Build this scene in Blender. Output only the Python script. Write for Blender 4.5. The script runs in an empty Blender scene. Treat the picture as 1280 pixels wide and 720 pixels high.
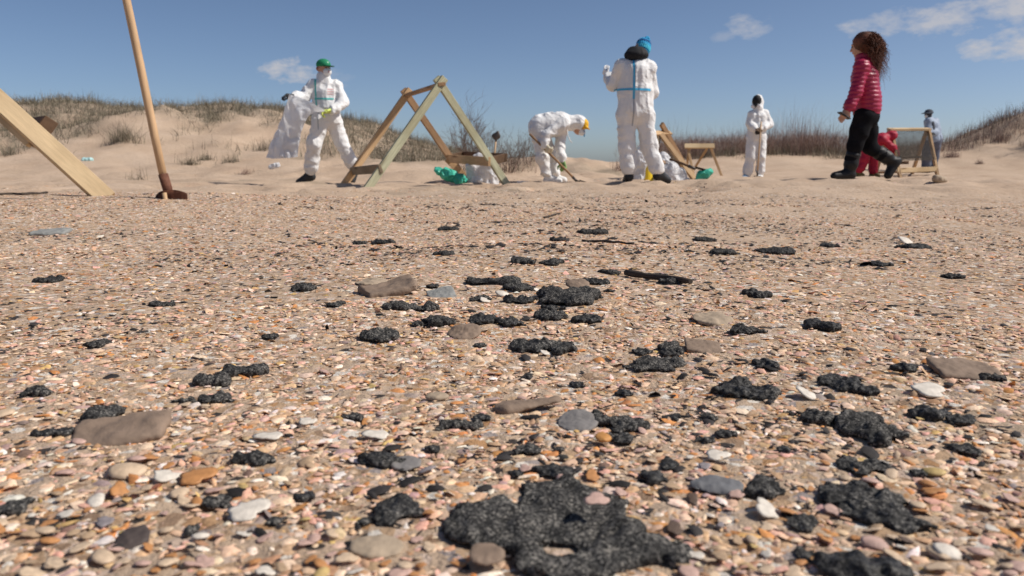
import bpy, bmesh, math, random
import numpy as np
from mathutils import Vector, Matrix

SC = bpy.context.scene
COL = SC.collection
R = math.radians
rng = np.random.default_rng(7)
random.seed(7)

# ------------------------------------------------------------------ camera
CAM_H = 0.30
PITCH = math.atan(158 / 1000)
cd = bpy.data.cameras.new('camera')
cam = bpy.data.objects.new('camera', cd)
COL.objects.link(cam)
cam.location = (0, 0, CAM_H)
cam.rotation_euler = (math.pi / 2 - PITCH, 0, 0)
cd.sensor_width = 36
cd.lens = 36 * 1000 / 1280
cd.clip_start = 0.02
cd.clip_end = 8000
cd.dof.use_dof = True
cd.dof.focus_distance = 1.75
cd.dof.aperture_fstop = 7.6
SC.camera = cam

# ------------------------------------------------------------------ light
SUN_EL, SUN_AZ = R(46), R(94)          # azimuth clockwise from +Y, so the sun stands to the right
sd = bpy.data.lights.new('sun', 'SUN')
sd.energy = 4.5
sd.angle = R(0.53)
sd.color = (1.0, 0.94, 0.86)
sun = bpy.data.objects.new('sun', sd)
COL.objects.link(sun)
sdir = Vector((math.sin(SUN_AZ) * math.cos(SUN_EL), math.cos(SUN_AZ) * math.cos(SUN_EL), math.sin(SUN_EL)))
sun.rotation_euler = sdir.to_track_quat('Z', 'Y').to_euler()
sun.location = sdir * 30

SC.view_settings.view_transform = 'Standard'
SC.view_settings.look = 'None'
SC.view_settings.gamma = 1
SC.view_settings.use_curve_mapping = False
SC.view_settings.exposure = 0.0


def pix_dir(px, py):
    """world direction of a photo pixel (1280 x 720)"""
    a, b = (px - 640) / 1000, -(py - 360) / 1000
    c, s = math.cos(PITCH), math.sin(PITCH)
    v = Vector((a, c + b * s, -s + b * c))
    return v.normalized()


def W(px, py, d):
    """world point at distance y = d on the ray of a photo pixel"""
    v = pix_dir(px, py)
    return Vector((0, 0, CAM_H)) + v * (d / v.y)


world = bpy.data.worlds.new('World')
SC.world = world
world.use_nodes = True
nt = world.node_tree
nt.nodes.clear()
N = nt.nodes.new
L = nt.links.new
wout = N('ShaderNodeOutputWorld')
bg = N('ShaderNodeBackground')
bg.inputs['Strength'].default_value = 0.098
L(bg.outputs[0], wout.inputs[0])
sky = N('ShaderNodeTexSky')
sky.sky_type = 'NISHITA'
sky.sun_disc = False
sky.sun_elevation = SUN_EL
sky.sun_rotation = SUN_AZ
sky.altitude = 0
sky.air_density = 0.55
sky.dust_density = 0.8
sky.ozone_density = 2.0
tc = N('ShaderNodeTexCoord')
cn = N('ShaderNodeTexNoise')
cn.inputs['Scale'].default_value = 34
cn.inputs['Detail'].default_value = 7
cn.inputs['Roughness'].default_value = 0.62
cmap = N('ShaderNodeMapping')
cmap.inputs['Scale'].default_value = (1, 1, 2.2)
L(tc.outputs['Generated'], cmap.inputs[0])
L(cmap.outputs[0], cn.inputs[0])
cn2 = N('ShaderNodeTexNoise')
cn2.inputs['Scale'].default_value = 110
cn2.inputs['Detail'].default_value = 4
L(cmap.outputs[0], cn2.inputs[0])


def wm(op, a, b=None, clamp=False):
    n = N('ShaderNodeMath')
    n.operation = op
    n.use_clamp = clamp
    for i, v in enumerate((a, b)):
        if v is None:
            continue
        if isinstance(v, (int, float)):
            n.inputs[i].default_value = v
        else:
            L(v, n.inputs[i])
    return n.outputs[0]


# small fair-weather clouds: (azimuth dir from the photo or free, half width, half height, strength)
clouds = [(pix_dir(362, 87), .036, .015, .95), (pix_dir(405, 96), .035, .010, .25), (pix_dir(937, 33), .024, .014, .55),
          (pix_dir(1098, 32), .038, .012, .6), (pix_dir(1172, 25), .046, .018, .75), (pix_dir(1256, 8), .042, .018, .8),
          (pix_dir(1222, 62), .020, .010, .78), (pix_dir(1274, 56), .030, .017, .8), (pix_dir(905, 46), .014, .008, .25)]
crand = random.Random(5)
for k in range(9):                      # the same kind of cloud goes on round the rest of the sky
    az, el = crand.uniform(R(48), R(312)), crand.uniform(R(5), R(17))
    clouds.append((Vector((math.sin(az) * math.cos(el), math.cos(az) * math.cos(el), math.sin(el))),
                   crand.uniform(.03, .08), crand.uniform(.012, .024), crand.uniform(.5, .8)))
tot = None
for c, hw, hh, st in clouds:
    rt = Vector((c.y, -c.x, 0)).normalized()
    up = rt.cross(c).normalized()
    def dot(v):
        n = N('ShaderNodeVectorMath')
        n.operation = 'DOT_PRODUCT'
        L(tc.outputs['Generated'], n.inputs[0])
        n.inputs[1].default_value = v
        return n.outputs['Value']
    u, v, w = dot(rt / hw), dot(up / hh), dot(c)
    v = wm('SUBTRACT', v, c.dot(up) / hh)
    r2 = wm('ADD', wm('MULTIPLY', u, u), wm('MULTIPLY', v, v))
    e = wm('MULTIPLY', wm('SUBTRACT', 1.0, r2), 0.55)
    e = wm('MINIMUM', e, wm('MULTIPLY', wm('SUBTRACT', w, 0.9), 50))
    e = wm('ADD', e, wm('MULTIPLY', wm('SUBTRACT', cn.outputs[0], 0.5), 2.6))
    e = wm('ADD', e, wm('MULTIPLY', wm('SUBTRACT', cn2.outputs[0], 0.5), 0.5))
    e = wm('MULTIPLY', wm('MULTIPLY', wm('ADD', e, 0.05), 1.25, True), st)
    inside = wm('MULTIPLY', wm('SUBTRACT', 2.6, r2), 0.9, True)
    e = wm('MULTIPLY', e, inside)
    tot = e if tot is None else wm('MAXIMUM', tot, e)
cmix = N('ShaderNodeMix')
cmix.data_type = 'RGBA'
L(tot, cmix.inputs['Factor'])
L(sky.outputs[0], cmix.inputs['A'])
cmix.inputs['B'].default_value = (5.6, 5.5, 5.7, 1)
L(cmix.outputs['Result'], bg.inputs['Color'])


# ------------------------------------------------------------------ numeric helpers
def _hash(ix, iy, iz, seed):
    h = (ix.astype(np.int64) * 374761393 + iy.astype(np.int64) * 668265263 + iz.astype(np.int64) * 2147483647 + seed * 974711) & 0xffffffff
    h = ((h ^ (h >> 13)) * 1274126177) & 0xffffffff
    h = h ^ (h >> 16)
    return (h & 0xffff) / 32767.5 - 1.0


def noise3(p, seed=0):
    p = np.asarray(p, float)
    i = np.floor(p).astype(np.int64)
    f = p - i
    f = f * f * f * (f * (f * 6 - 15) + 10)
    r = 0
    for dx in (0, 1):
        wx = f[..., 0] if dx else 1 - f[..., 0]
        for dy in (0, 1):
            wy = f[..., 1] if dy else 1 - f[..., 1]
            for dz in (0, 1):
                wz = f[..., 2] if dz else 1 - f[..., 2]
                r = r + wx * wy * wz * _hash(i[..., 0] + dx, i[..., 1] + dy, i[..., 2] + dz, seed)
    return r


def fbm(p, seed=0, o=3, g=0.5):
    p = np.asarray(p, float)
    r, a, s = 0, 1, 1
    for k in range(o):
        r = r + a * noise3(p * s, seed + k * 17)
        a *= g
        s *= 2.03
    return r


def sstep(a, b, x):
    t = np.clip((x - a) / (b - a), 0, 1)
    return t * t * (3 - 2 * t)


# ------------------------------------------------------------------ terrain
BUMPS = [  # x, y, rx, ry, height
    (-2.5, 5.0, 1.9, 1.7, .088), (4.05, 9.3, 2.4, 1.6, .09), (5.0, 16.5, 2.6, 2.2, -.10),
    (-1.35, 12.3, .85, .6, .16), (1.0, 16.2, 2.4, 1.2, .30), (1.05, 3.3, .34, .24, -.018),
    (11.5, 22.0, 2.0, 1.6, -.08), (1.45, 4.9, .6, .5, .035), (0.05, 2.6, .5, .3, .02), (-3.2, 14.0, .7, .6, .10), (3.1, 13.2, .9, .5, .06)]
LX = np.array([-60, -30, -22, -15.4, -13, -10.6, -8.5, -7, -5.6, -4.3, -3.4, -1.9, -.8, 0, 3, 4.6, 6, 7.5, 9.4, 10.9, 12, 13.3, 14.2, 15.2, 16.6, 20, 26, 60.])
LZ = np.array([1.8, 2.0, 2.3, 2.1, 2.0, 1.72, 1.85, 1.72, 1.5, 1.38, .95, .6, .4, .28, .25, .32, .42, .5, .5, .52, .52, .62, .74, 1.0, 1.7, 2.2, 2.2, 2.0])


def zfun(x, y):
    x = np.asarray(x, float)
    y = np.asarray(y, float)
    r = np.hypot(x, y)
    p = np.stack([x, y, 0 * x], -1)
    z = .012 * noise3(p * 1.9, 3) + .018 * noise3(p * .6, 4) + .004 * noise3(p * 7, 5)
    z = z * sstep(.1, 2.5, r)
    for bx, by, rx, ry, a in BUMPS:
        z = z + a * np.exp(-((x - bx) / rx) ** 2 - ((y - by) / ry) ** 2)
    base = np.interp(x, LX, LZ)
    warp = 1.6 * noise3(p * .13 + 9, 8)
    rt = sstep(1.0, 3.5, x)
    up = sstep(12.5 + 8.0 * rt, 25.0 + 1.5 * rt, y + warp * (1 - .8 * rt))
    back = 1 - .92 * sstep(26.8, 35, y)
    big = base * up * back
    rough = (.13 * noise3(p * .45, 11) + .12 * noise3(p * 1.1, 12) + .09 * noise3(p * 2.6, 13))
    z = z + big + rough * np.clip(big, 0, 1.2) * .8
    z = z - .55 * sstep(34, 70, y)
    return z


def Z(x, y):
    return float(zfun(x, y))


_T = .25 * 1.03 ** np.arange(186)


def at(px, py):
    """the ground point seen at a photo pixel"""
    d = pix_dir(px, py)
    t = _T
    for _ in range(2):
        below = CAM_H + d.z * t < zfun(d.x * t, d.y * t)
        if not below.any():
            t0 = CAM_H / max(-d.z, .004)
            return Vector((d.x * t0, d.y * t0, Z(d.x * t0, d.y * t0)))
        k = max(int(np.argmax(below)), 1)
        t = np.linspace(t[k - 1], t[k], 24)
    b = float(t[k * 0 + int(np.argmax(CAM_H + d.z * t < zfun(d.x * t, d.y * t)))])
    return Vector((d.x * b, d.y * b, Z(d.x * b, d.y * b)))


# ------------------------------------------------------------------ mesh helpers
def tag(o, label=None, cat=None, group=None, kind=None):
    if label: o['label'] = label
    if cat: o['category'] = cat
    if group: o['group'] = group
    if kind: o['kind'] = kind
    return o


def empty(name, loc, label=None, cat=None, group=None, rz=0):
    o = bpy.data.objects.new(name, None)
    COL.objects.link(o)
    o.location = loc
    o.rotation_euler.z = rz
    o.empty_display_size = .1
    return tag(o, label, cat, group)


def link(name, me, m=None, parent=None, loc=None, rot=None):
    o = bpy.data.objects.new(name, me)
    COL.objects.link(o)
    if m is not None and len(me.materials) == 0:
        me.materials.append(m)
    if parent is not None:
        o.parent = parent
    if loc is not None:
        o.location = loc
    if rot is not None:
        o.rotation_euler = rot
    return o


def mesh_np(name, V, F, smooth=True):
    """V (n,3), F (m,k) arrays -> mesh, fast"""
    V = np.ascontiguousarray(V, np.float32)
    F = np.ascontiguousarray(F, np.int32)
    me = bpy.data.meshes.new(name)
    me.vertices.add(len(V))
    me.vertices.foreach_set('co', V.ravel())
    k = F.shape[1]
    me.loops.add(F.size)
    me.loops.foreach_set('vertex_index', F.ravel())
    me.polygons.add(len(F))
    me.polygons.foreach_set('loop_start', np.arange(0, F.size, k, dtype=np.int32))
    me.update(calc_edges=True)
    me.validate()
    if smooth:
        me.polygons.foreach_set('use_smooth', np.ones(len(me.polygons), bool))
    return me


def vnormals(V, F):
    n = np.zeros_like(V)
    a, b, c = V[F[:, 0]], V[F[:, 1]], V[F[:, 2]]
    d = V[F[:, -1]]
    fn = np.cross(b - a, c - a) + (np.cross(c - a, d - a) if F.shape[1] == 4 else 0)
    for i in range(F.shape[1]):
        np.add.at(n, F[:, i], fn)
    return n / (np.linalg.norm(n, axis=1, keepdims=True) + 1e-12)


def surface_nets(F, o, h):
    S = F < 0
    c = [S[:-1, :-1, :-1], S[1:, :-1, :-1], S[:-1, 1:, :-1], S[1:, 1:, :-1], S[:-1, :-1, 1:], S[1:, :-1, 1:], S[:-1, 1:, 1:], S[1:, 1:, 1:]]
    cnt = sum(x.astype(np.int8) for x in c)
    act = np.argwhere((cnt > 0) & (cnt < 8))
    idx = np.full(cnt.shape, -1, np.int32)
    idx[act[:, 0], act[:, 1], act[:, 2]] = np.arange(len(act))
    offs = np.array([[i & 1, (i >> 1) & 1, (i >> 2) & 1] for i in range(8)])
    val = [F[act[:, 0] + q[0], act[:, 1] + q[1], act[:, 2] + q[2]] for q in offs]
    acc = np.zeros((len(act), 3))
    num = np.zeros(len(act))
    for a in range(8):
        for b in (a | 1, a | 2, a | 4):
            if b == a:
                continue
            m = (val[a] < 0) != (val[b] < 0)
            t = val[a][m] / (val[a][m] - val[b][m])
            acc[m] += offs[a] + t[:, None] * (offs[b] - offs[a])
            num[m] += 1
    V = (act + acc / num[:, None]) * h + o
    faces = []
    for ax in range(3):
        u, v = (ax + 1) % 3, (ax + 2) % 3
        sl0 = [slice(None)] * 3
        sl1 = [slice(None)] * 3
        sl0[ax] = slice(0, -1)
        sl1[ax] = slice(1, None)
        A, B = S[tuple(sl0)], S[tuple(sl1)]
        e = np.argwhere(A != B)
        ok = (e[:, u] >= 1) & (e[:, v] >= 1) & (e[:, u] < cnt.shape[u]) & (e[:, v] < cnt.shape[v]) & (e[:, ax] < cnt.shape[ax])
        e = e[ok]
        ins = A[e[:, 0], e[:, 1], e[:, 2]]
        def cell(du, dv):
            q = e.copy()
            q[:, u] += du
            q[:, v] += dv
            return idx[q[:, 0], q[:, 1], q[:, 2]]
        quad = np.stack([cell(-1, -1), cell(0, -1), cell(0, 0), cell(-1, 0)], 1)
        quad[~ins] = quad[~ins][:, ::-1]
        faces.append(quad)
    Q = np.concatenate(faces)
    return V, Q[(Q >= 0).all(1)]


class Blob:
    """smooth union of tapered capsules, ellipsoids and boxes -> one closed surface"""
    def __init__(self, voxel, k=.03):
        self.h, self.k, self.p = voxel, k, []

    def cap(self, a, b, ra, rb=None, sq=None, k=None, sub=False):
        a, b = np.array(a, float), np.array(b, float)
        rb = ra if rb is None else rb
        r = max(ra, rb) * (max(1, sq[1]) if sq else 1)
        def f(P):
            ab = b - a
            t = np.clip(((P - a) @ ab) / max(ab @ ab, 1e-9), 0, 1)
            v = P - (a + t[..., None] * ab)
            s = 1
            if sq:
                ax = np.array(sq[0], float)
                ax = ax / np.linalg.norm(ax)
                v = v + ((1 / sq[1] - 1) * (v @ ax))[..., None] * ax
                s = min(1, sq[1])
            return (np.linalg.norm(v, axis=-1) - (ra + t * (rb - ra))) * s
        self.p.append((f, np.minimum(a, b) - r, np.maximum(a, b) + r, self.k if k is None else k, sub))
        return self

    def chain(self, pts, rad, sq=None, k=None):
        for i in range(len(pts) - 1):
            self.cap(pts[i], pts[i + 1], rad[i], rad[i + 1], sq, k)
        return self

    def ell(self, c, r, M=None, k=None, sub=False):
        c, r = np.array(c, float), np.array(r, float)
        M = np.eye(3) if M is None else np.array(M)[:3, :3]
        def f(P):
            q = (P - c) @ M
            k0 = np.linalg.norm(q / r, axis=-1)
            k1 = np.linalg.norm(q / (r * r), axis=-1) + 1e-9
            return k0 * (k0 - 1) / k1
        m = r.max()
        self.p.append((f, c - m, c + m, self.k if k is None else k, sub))
        return self

    def box(self, c, r, M=None, rd=.01, k=None, sub=False):
        c, r = np.array(c, float), np.array(r, float)
        M = np.eye(3) if M is None else np.array(M)[:3, :3]
        def f(P):
            q = np.abs((P - c) @ M) - (r - rd)
            return np.linalg.norm(np.maximum(q, 0), axis=-1) + np.minimum(q.max(-1), 0) - rd
        m = np.linalg.norm(r)
        self.p.append((f, c - m, c + m, self.k if k is None else k, sub))
        return self

    def arrays(self, disp=None, cut_z=None):
        h = self.h
        pad = 4 * h + .01 * (h > .003)
        pos = [q for q in self.p if not q[4]]
        lo = np.min([q[1] for q in pos], 0) - pad
        hi = np.max([q[2] for q in pos], 0) + pad
        n = np.ceil((hi - lo) / h).astype(int) + 1
        G = np.full(n, 10.0, np.float32)
        axs = [lo[i] + h * np.arange(n[i]) for i in range(3)]
        for f, a, b, k, sub in self.p:
            m = max(k, 3 * h) + 2 * h
            i0 = np.clip(np.floor((a - m - lo) / h).astype(int), 0, n)
            i1 = np.clip(np.ceil((b + m - lo) / h).astype(int) + 1, 0, n)
            if (i1 <= i0).any():
                continue
            P = np.stack(np.meshgrid(*[axs[i][i0[i]:i1[i]] for i in range(3)], indexing='ij'), -1)
            d = f(P)
            s = np.s_[i0[0]:i1[0], i0[1]:i1[1], i0[2]:i1[2]]
            g = G[s]
            kk = max(k, 1e-6)
            if sub:
                q = np.maximum(kk - np.abs(g + d), 0) / kk
                G[s] = np.maximum(g, -d) + q * q * kk * .25
            else:
                q = np.maximum(kk - np.abs(g - d), 0) / kk
                G[s] = np.minimum(g, d) - q * q * kk * .25
        V, F = surface_nets(G, lo, h)
        if disp is not None:
            nn = vnormals(V, F)
            V = V + nn * disp(V, nn)[:, None]
        return V, F

    def mesh(self, name, disp=None):
        V, F = self.arrays(disp)
        return mesh_np(name, V, F)


def tri_count(me):
    return sum(len(p.vertices) - 2 for p in me.polygons)


def strip_mesh(src, planes, off=.004, name='strip'):
    """a band of a surface between planes [(point, normal pointing outward)], lifted off it and given thickness"""
    bm = bmesh.new()
    bm.from_mesh(src)
    for co, no in planes:
        bmesh.ops.bisect_plane(bm, geom=bm.verts[:] + bm.edges[:] + bm.faces[:], plane_co=co, plane_no=no, clear_outer=True)
    bm.normal_update()
    for v in bm.verts:
        v.co += v.normal * off
    me = bpy.data.meshes.new(name)
    bm.to_mesh(me)
    bm.free()
    for p in me.polygons:
        p.use_smooth = True
    return me


def boxmesh(name, sx, sy, sz, bev=.004):
    bm = bmesh.new()
    bmesh.ops.create_cube(bm, size=1)
    for v in bm.verts:
        v.co = Vector((v.co.x * sx, v.co.y * sy, v.co.z * sz))
    if bev:
        bmesh.ops.bevel(bm, geom=bm.edges[:], offset=bev, segments=1, affect='EDGES')
    me = bpy.data.meshes.new(name)
    bm.to_mesh(me)
    bm.free()
    return me


def beam_between(name, a, b, w, t, m, parent, face=(0, -1, 0), ext=0):
    """a sawn board from a to b (parent space); w = width of the broad face, whose normal is near `face`"""
    a, b = Vector(a), Vector(b)
    d = (b - a).normalized()
    a, b = a - d * ext, b + d * ext
    f = Vector(face)
    f = (f - d * f.dot(d)).normalized()
    s = d.cross(f)
    me = boxmesh(name, w, t, (b - a).length, .003)
    o = link(name, me, m, parent)
    M = Matrix((s, f, d)).transposed().to_4x4()
    M.translation = (a + b) / 2
    o.matrix_local = M
    return o


def tube_mesh(name, pts, rad, n=8, cap=True):
    pts = [Vector(p) for p in pts]
    rad = rad if hasattr(rad, '__len__') else [rad] * len(pts)
    V, F = [], []
    for i, p in enumerate(pts):
        d = (pts[min(i + 1, len(pts) - 1)] - pts[max(i - 1, 0)]).normalized()
        u = d.orthogonal().normalized() if i == 0 else (u - d * u.dot(d)).normalized()
        w = d.cross(u)
        for k in range(n):
            a = 2 * math.pi * k / n
            V.append(p + (u * math.cos(a) + w * math.sin(a)) * rad[i])
    for i in range(len(pts) - 1):
        for k in range(n):
            F.append((i * n + k, i * n + (k + 1) % n, (i + 1) * n + (k + 1) % n, (i + 1) * n + k))
    if cap:
        F.append(tuple(range(n))[::-1])
        F.append(tuple((len(pts) - 1) * n + k for k in range(n)))
    me = bpy.data.meshes.new(name)
    me.from_pydata([tuple(v) for v in V], [], F)
    me.update()
    for p in me.polygons:
        p.use_smooth = len(p.vertices) == 4
    return me


# ------------------------------------------------------------------ materials
MATS = {}


def mat(name, col, rough=.7, var=.12, scale=12, bump=0, bscale=60, spec=.3, metal=0, col2=None, stretch=None, trans=0, coat=0, crumple=0, knots=False):
    """procedural material: base colour broken up by two noises, optional bump"""
    if name in MATS:
        return MATS[name]
    m = bpy.data.materials.new(name)
    m.use_nodes = True
    t = m.node_tree
    b = t.nodes['Principled BSDF']
    tcn = t.nodes.new('ShaderNodeTexCoord')
    mp = t.nodes.new('ShaderNodeMapping')
    mp.inputs['Scale'].default_value = stretch or (1, 1, 1)
    t.links.new(tcn.outputs['Object'], mp.inputs[0])
    n1 = t.nodes.new('ShaderNodeTexNoise')
    n1.inputs['Scale'].default_value = scale
    n1.inputs['Detail'].default_value = 5
    n1.inputs['Roughness'].default_value = .6
    t.links.new(mp.outputs[0], n1.inputs[0])
    cr = t.nodes.new('ShaderNodeValToRGB')
    c = np.array(col)
    c2 = np.array(col2) if col2 else c * (1 + var)
    c1 = c if col2 else c * (1 - var)
    cr.color_ramp.elements[0].position = .32
    cr.color_ramp.elements[1].position = .68
    cr.color_ramp.elements[0].color = (*np.clip(c1, 0, 1), 1)
    cr.color_ramp.elements[1].color = (*np.clip(c2, 0, 1), 1)
    t.links.new(n1.outputs[0], cr.inputs[0])
    t.links.new(cr.outputs[0], b.inputs['Base Color'])
    b.inputs['Roughness'].default_value = rough
    b.inputs['Specular IOR Level'].default_value = spec
    b.inputs['Metallic'].default_value = metal
    if coat:
        b.inputs['Coat Weight'].default_value = coat
    if knots:
        kv = t.nodes.new('ShaderNodeTexVoronoi')
        kv.inputs['Scale'].default_value = .9
        t.links.new(mp.outputs[0], kv.inputs[0])
        kr = t.nodes.new('ShaderNodeValToRGB')
        kr.color_ramp.elements[0].position = .07
        kr.color_ramp.elements[1].position = .16
        kr.color_ramp.elements[0].color = (.32, .24, .18, 1)
        kr.color_ramp.elements[1].color = (1, 1, 1, 1)
        t.links.new(kv.outputs['Distance'], kr.inputs[0])
        gn = t.nodes.new('ShaderNodeTexNoise')
        gn.inputs['Scale'].default_value = 1.1
        gn.inputs['Detail'].default_value = 6
        t.links.new(tcn.outputs['Object'], gn.inputs[0])
        gr = t.nodes.new('ShaderNodeValToRGB')
        gr.color_ramp.elements[0].position = .38
        gr.color_ramp.elements[1].position = .58
        gr.color_ramp.elements[0].color = (.66, .62, .57, 1)
        gr.color_ramp.elements[1].color = (1, 1, 1, 1)
        t.links.new(gn.outputs[0], gr.inputs[0])
        last = cr.outputs[0]
        for q in (kr, gr):
            mxx = t.nodes.new('ShaderNodeMix')
            mxx.data_type = 'RGBA'
            mxx.blend_type = 'MULTIPLY'
            mxx.inputs['Factor'].default_value = 1
            t.links.new(last, mxx.inputs['A'])
            t.links.new(q.outputs[0], mxx.inputs['B'])
            last = mxx.outputs['Result']
        t.links.new(last, b.inputs['Base Color'])
    if crumple:                       # papery creases: warped cells at two scales
        wn = t.nodes.new('ShaderNodeTexNoise')
        wn.inputs['Scale'].default_value = 5
        t.links.new(mp.outputs[0], wn.inputs[0])
        wa = t.nodes.new('ShaderNodeVectorMath')
        wa.operation = 'MULTIPLY_ADD'
        t.links.new(wn.outputs['Color'], wa.inputs[0])
        wa.inputs[1].default_value = (.25, .25, .25)
        t.links.new(mp.outputs[0], wa.inputs[2])
        prev = None
        for sc_, di in ((8, crumple), (19, crumple * .4)):
            vv = t.nodes.new('ShaderNodeTexVoronoi')
            vv.inputs['Scale'].default_value = sc_
            t.links.new(wa.outputs[0], vv.inputs[0])
            bb = t.nodes.new('ShaderNodeBump')
            bb.inputs['Distance'].default_value = di
            bb.inputs['Strength'].default_value = 1
            t.links.new(vv.outputs['Distance'], bb.inputs['Height'])
            if prev:
                t.links.new(prev, bb.inputs['Normal'])
            prev = bb.outputs[0]
        t.links.new(prev, b.inputs['Normal'])
    if bump and not crumple:
        n2 = t.nodes.new('ShaderNodeTexNoise')
        n2.inputs['Scale'].default_value = bscale
        n2.inputs['Detail'].default_value = 4
        t.links.new(mp.outputs[0], n2.inputs[0])
        bp = t.nodes.new('ShaderNodeBump')
        bp.inputs['Strength'].default_value = 1
        bp.inputs['Distance'].default_value = bump
        t.links.new(n2.outputs[0], bp.inputs['Height'])
        t.links.new(bp.outputs[0], b.inputs['Normal'])
    if trans:
        tr = t.nodes.new('ShaderNodeBsdfTranslucent')
        t.links.new(cr.outputs[0], tr.inputs[0])
        mx = t.nodes.new('ShaderNodeMixShader')
        mx.inputs[0].default_value = trans
        t.links.new(b.outputs[0], mx.inputs[1])
        t.links.new(tr.outputs[0], mx.inputs[2])
        t.links.new(mx.outputs[0], t.nodes['Material Output'].inputs[0])
    MATS[name] = m
    return m


def attr_mat(name, rough=.75, bump=.0, bscale=300, spec=.25, trans=0):
    """colour from the mesh's own colour attribute 'col' plus a fine noise"""
    m = bpy.data.materials.new(name)
    m.use_nodes = True
    t = m.node_tree
    b = t.nodes['Principled BSDF']
    a = t.nodes.new('ShaderNodeAttribute')
    a.attribute_name = 'col'
    n = t.nodes.new('ShaderNodeTexNoise')
    n.inputs['Scale'].default_value = bscale
    n.inputs['Detail'].default_value = 3
    tcn = t.nodes.new('ShaderNodeTexCoord')
    t.links.new(tcn.outputs['Object'], n.inputs[0])
    mr = t.nodes.new('ShaderNodeMapRange')
    mr.inputs['From Min'].default_value = .3
    mr.inputs['From Max'].default_value = .7
    mr.inputs['To Min'].default_value = .72
    mr.inputs['To Max'].default_value = 1.22
    t.links.new(n.outputs[0], mr.inputs[0])
    mul = t.nodes.new('ShaderNodeVectorMath')
    mul.operation = 'SCALE'
    t.links.new(a.outputs['Color'], mul.inputs[0])
    t.links.new(mr.outputs[0], mul.inputs['Scale'])
    t.links.new(mul.outputs[0], b.inputs['Base Color'])
    b.inputs['Roughness'].default_value = rough
    b.inputs['Specular IOR Level'].default_value = spec
    if bump:
        bp = t.nodes.new('ShaderNodeBump')
        bp.inputs['Distance'].default_value = bump
        t.links.new(n.outputs[0], bp.inputs['Height'])
        t.links.new(bp.outputs[0], b.inputs['Normal'])
    return m


def srgb(*c):
    c = np.array(c, float) / 255
    return tuple(np.where(c <= .04045, c / 12.92, ((c + .055) / 1.055) ** 2.4))


def set_col(me, c):
    at_ = me.color_attributes.new('col', 'FLOAT_COLOR', 'POINT')
    rgba = np.ones((len(me.vertices), 4), np.float32)
    rgba[:, :3] = c
    at_.data.foreach_set('color', rgba.ravel())

# ================================================================== GROUND
def shell_mask(x, y):
    p = np.stack([x, y, 0 * x], -1)
    edge = 8.1 + 1.5 * noise3(p * .45, 21) + .5 * noise3(p * 1.7, 24) + .03 * x
    m = 1 - sstep(-3.2, 1.0, y - edge)
    m2 = 1 - .75 * sstep(.45, .85, noise3(p * .8, 22) + .35 * noise3(p * 2.3, 23) + .25 * sstep(3, 7, y))
    m3 = 1 - .9 * np.exp(-((x - 1.05) / .4) ** 2 - ((y - 3.3) / .28) ** 2) - .8 * np.exp(-((x - 1.5) / .7) ** 2 - ((y - 5.0) / .35) ** 2)
    return np.clip(m * m2 * np.clip(m3, 0, 1), 0, 1)


def P3(x, y):
    return np.stack([x, y, 0 * x], -1)


def dens_left(x, y):
    hgt_ = zfun(x, y)
    n = noise3(P3(x, y) * .35, 51) + .6 * noise3(P3(x, y) * 1.2, 52)
    d_ = sstep(.2, .9, hgt_ + .65 * n)
    d_ = d_ * sstep(-.75, .3, n + .6 * sstep(1.2, 1.7, hgt_)) * (.35 + .65 * sstep(-.2, .4, noise3(P3(x, y) * 2.6, 53)))
    crest = sstep(.9, 1.3, hgt_) * sstep(20, 23.5, y) * (.6 + .35 * noise3(P3(x, y) * .9, 54))
    return np.maximum(d_, crest)


def dens_right(x, y):
    hgt_ = zfun(x, y)
    n = noise3(P3(x, y) * .5, 61) + .6 * noise3(P3(x, y) * 1.5, 62)
    return sstep(1.15, 1.9, hgt_ + .6 * n + .3 * sstep(23, 25.5, y)) * sstep(-.3, .4, n + .4 * sstep(1.3, 1.8, hgt_))


NA, NR = 360, 490
ang = np.linspace(R(-105), R(105), NA)
# finer steps inside the field of view
ang = np.sign(ang) * (np.abs(ang) / R(105)) ** 1.35 * R(105)
rad = np.exp(np.linspace(math.log(.16), math.log(4000), NR))
# denser rings between 8 and 40 m, where the dunes stand
rad = np.interp(np.linspace(0, 1, NR), [0, .45, .82, 1], [math.log(.16), math.log(5), math.log(40), math.log(4000)])
rad = np.exp(rad)
A, RR = np.meshgrid(ang, rad)
gx, gy = RR * np.sin(A), RR * np.cos(A)
gz = zfun(gx, gy)
gp = np.stack([gx, gy, 0 * gx], -1)
near = 1 - sstep(2.5, 6, RR)
gz = gz + near * .0022 * noise3(gp * 45, 31) - .0027
# ripples, hoof and foot marks in the bare sand
bare = (1 - shell_mask(gx, gy)) * (1 - sstep(14, 30, RR)) * sstep(3, 6, RR)
gz = gz + bare * (.034 * np.abs(noise3(gp * 2.2, 32)) + .022 * noise3(gp * 4.6, 33) - .045 * sstep(.35, .6, noise3(gp * np.array([3.2, 2.4, 1]), 34)))
V = np.stack([gx, gy, gz], -1).reshape(-1, 3)
i = np.arange((NR - 1) * NA).reshape(NR - 1, NA)[:, :-1].ravel()
F = np.stack([i, i + 1, i + NA + 1, i + NA], 1)
me = mesh_np('ground', V, F[:, ::-1])
sm = me.attributes.new('shell', 'FLOAT', 'POINT')
sm.data.foreach_set('value', shell_mask(gx, gy).ravel().astype(np.float32))
vg = me.attributes.new('litter', 'FLOAT', 'POINT')
vg.data.foreach_set('value', np.where(gx < 2, dens_left(gx, gy), dens_right(gx, gy)).ravel().astype(np.float32))


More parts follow.
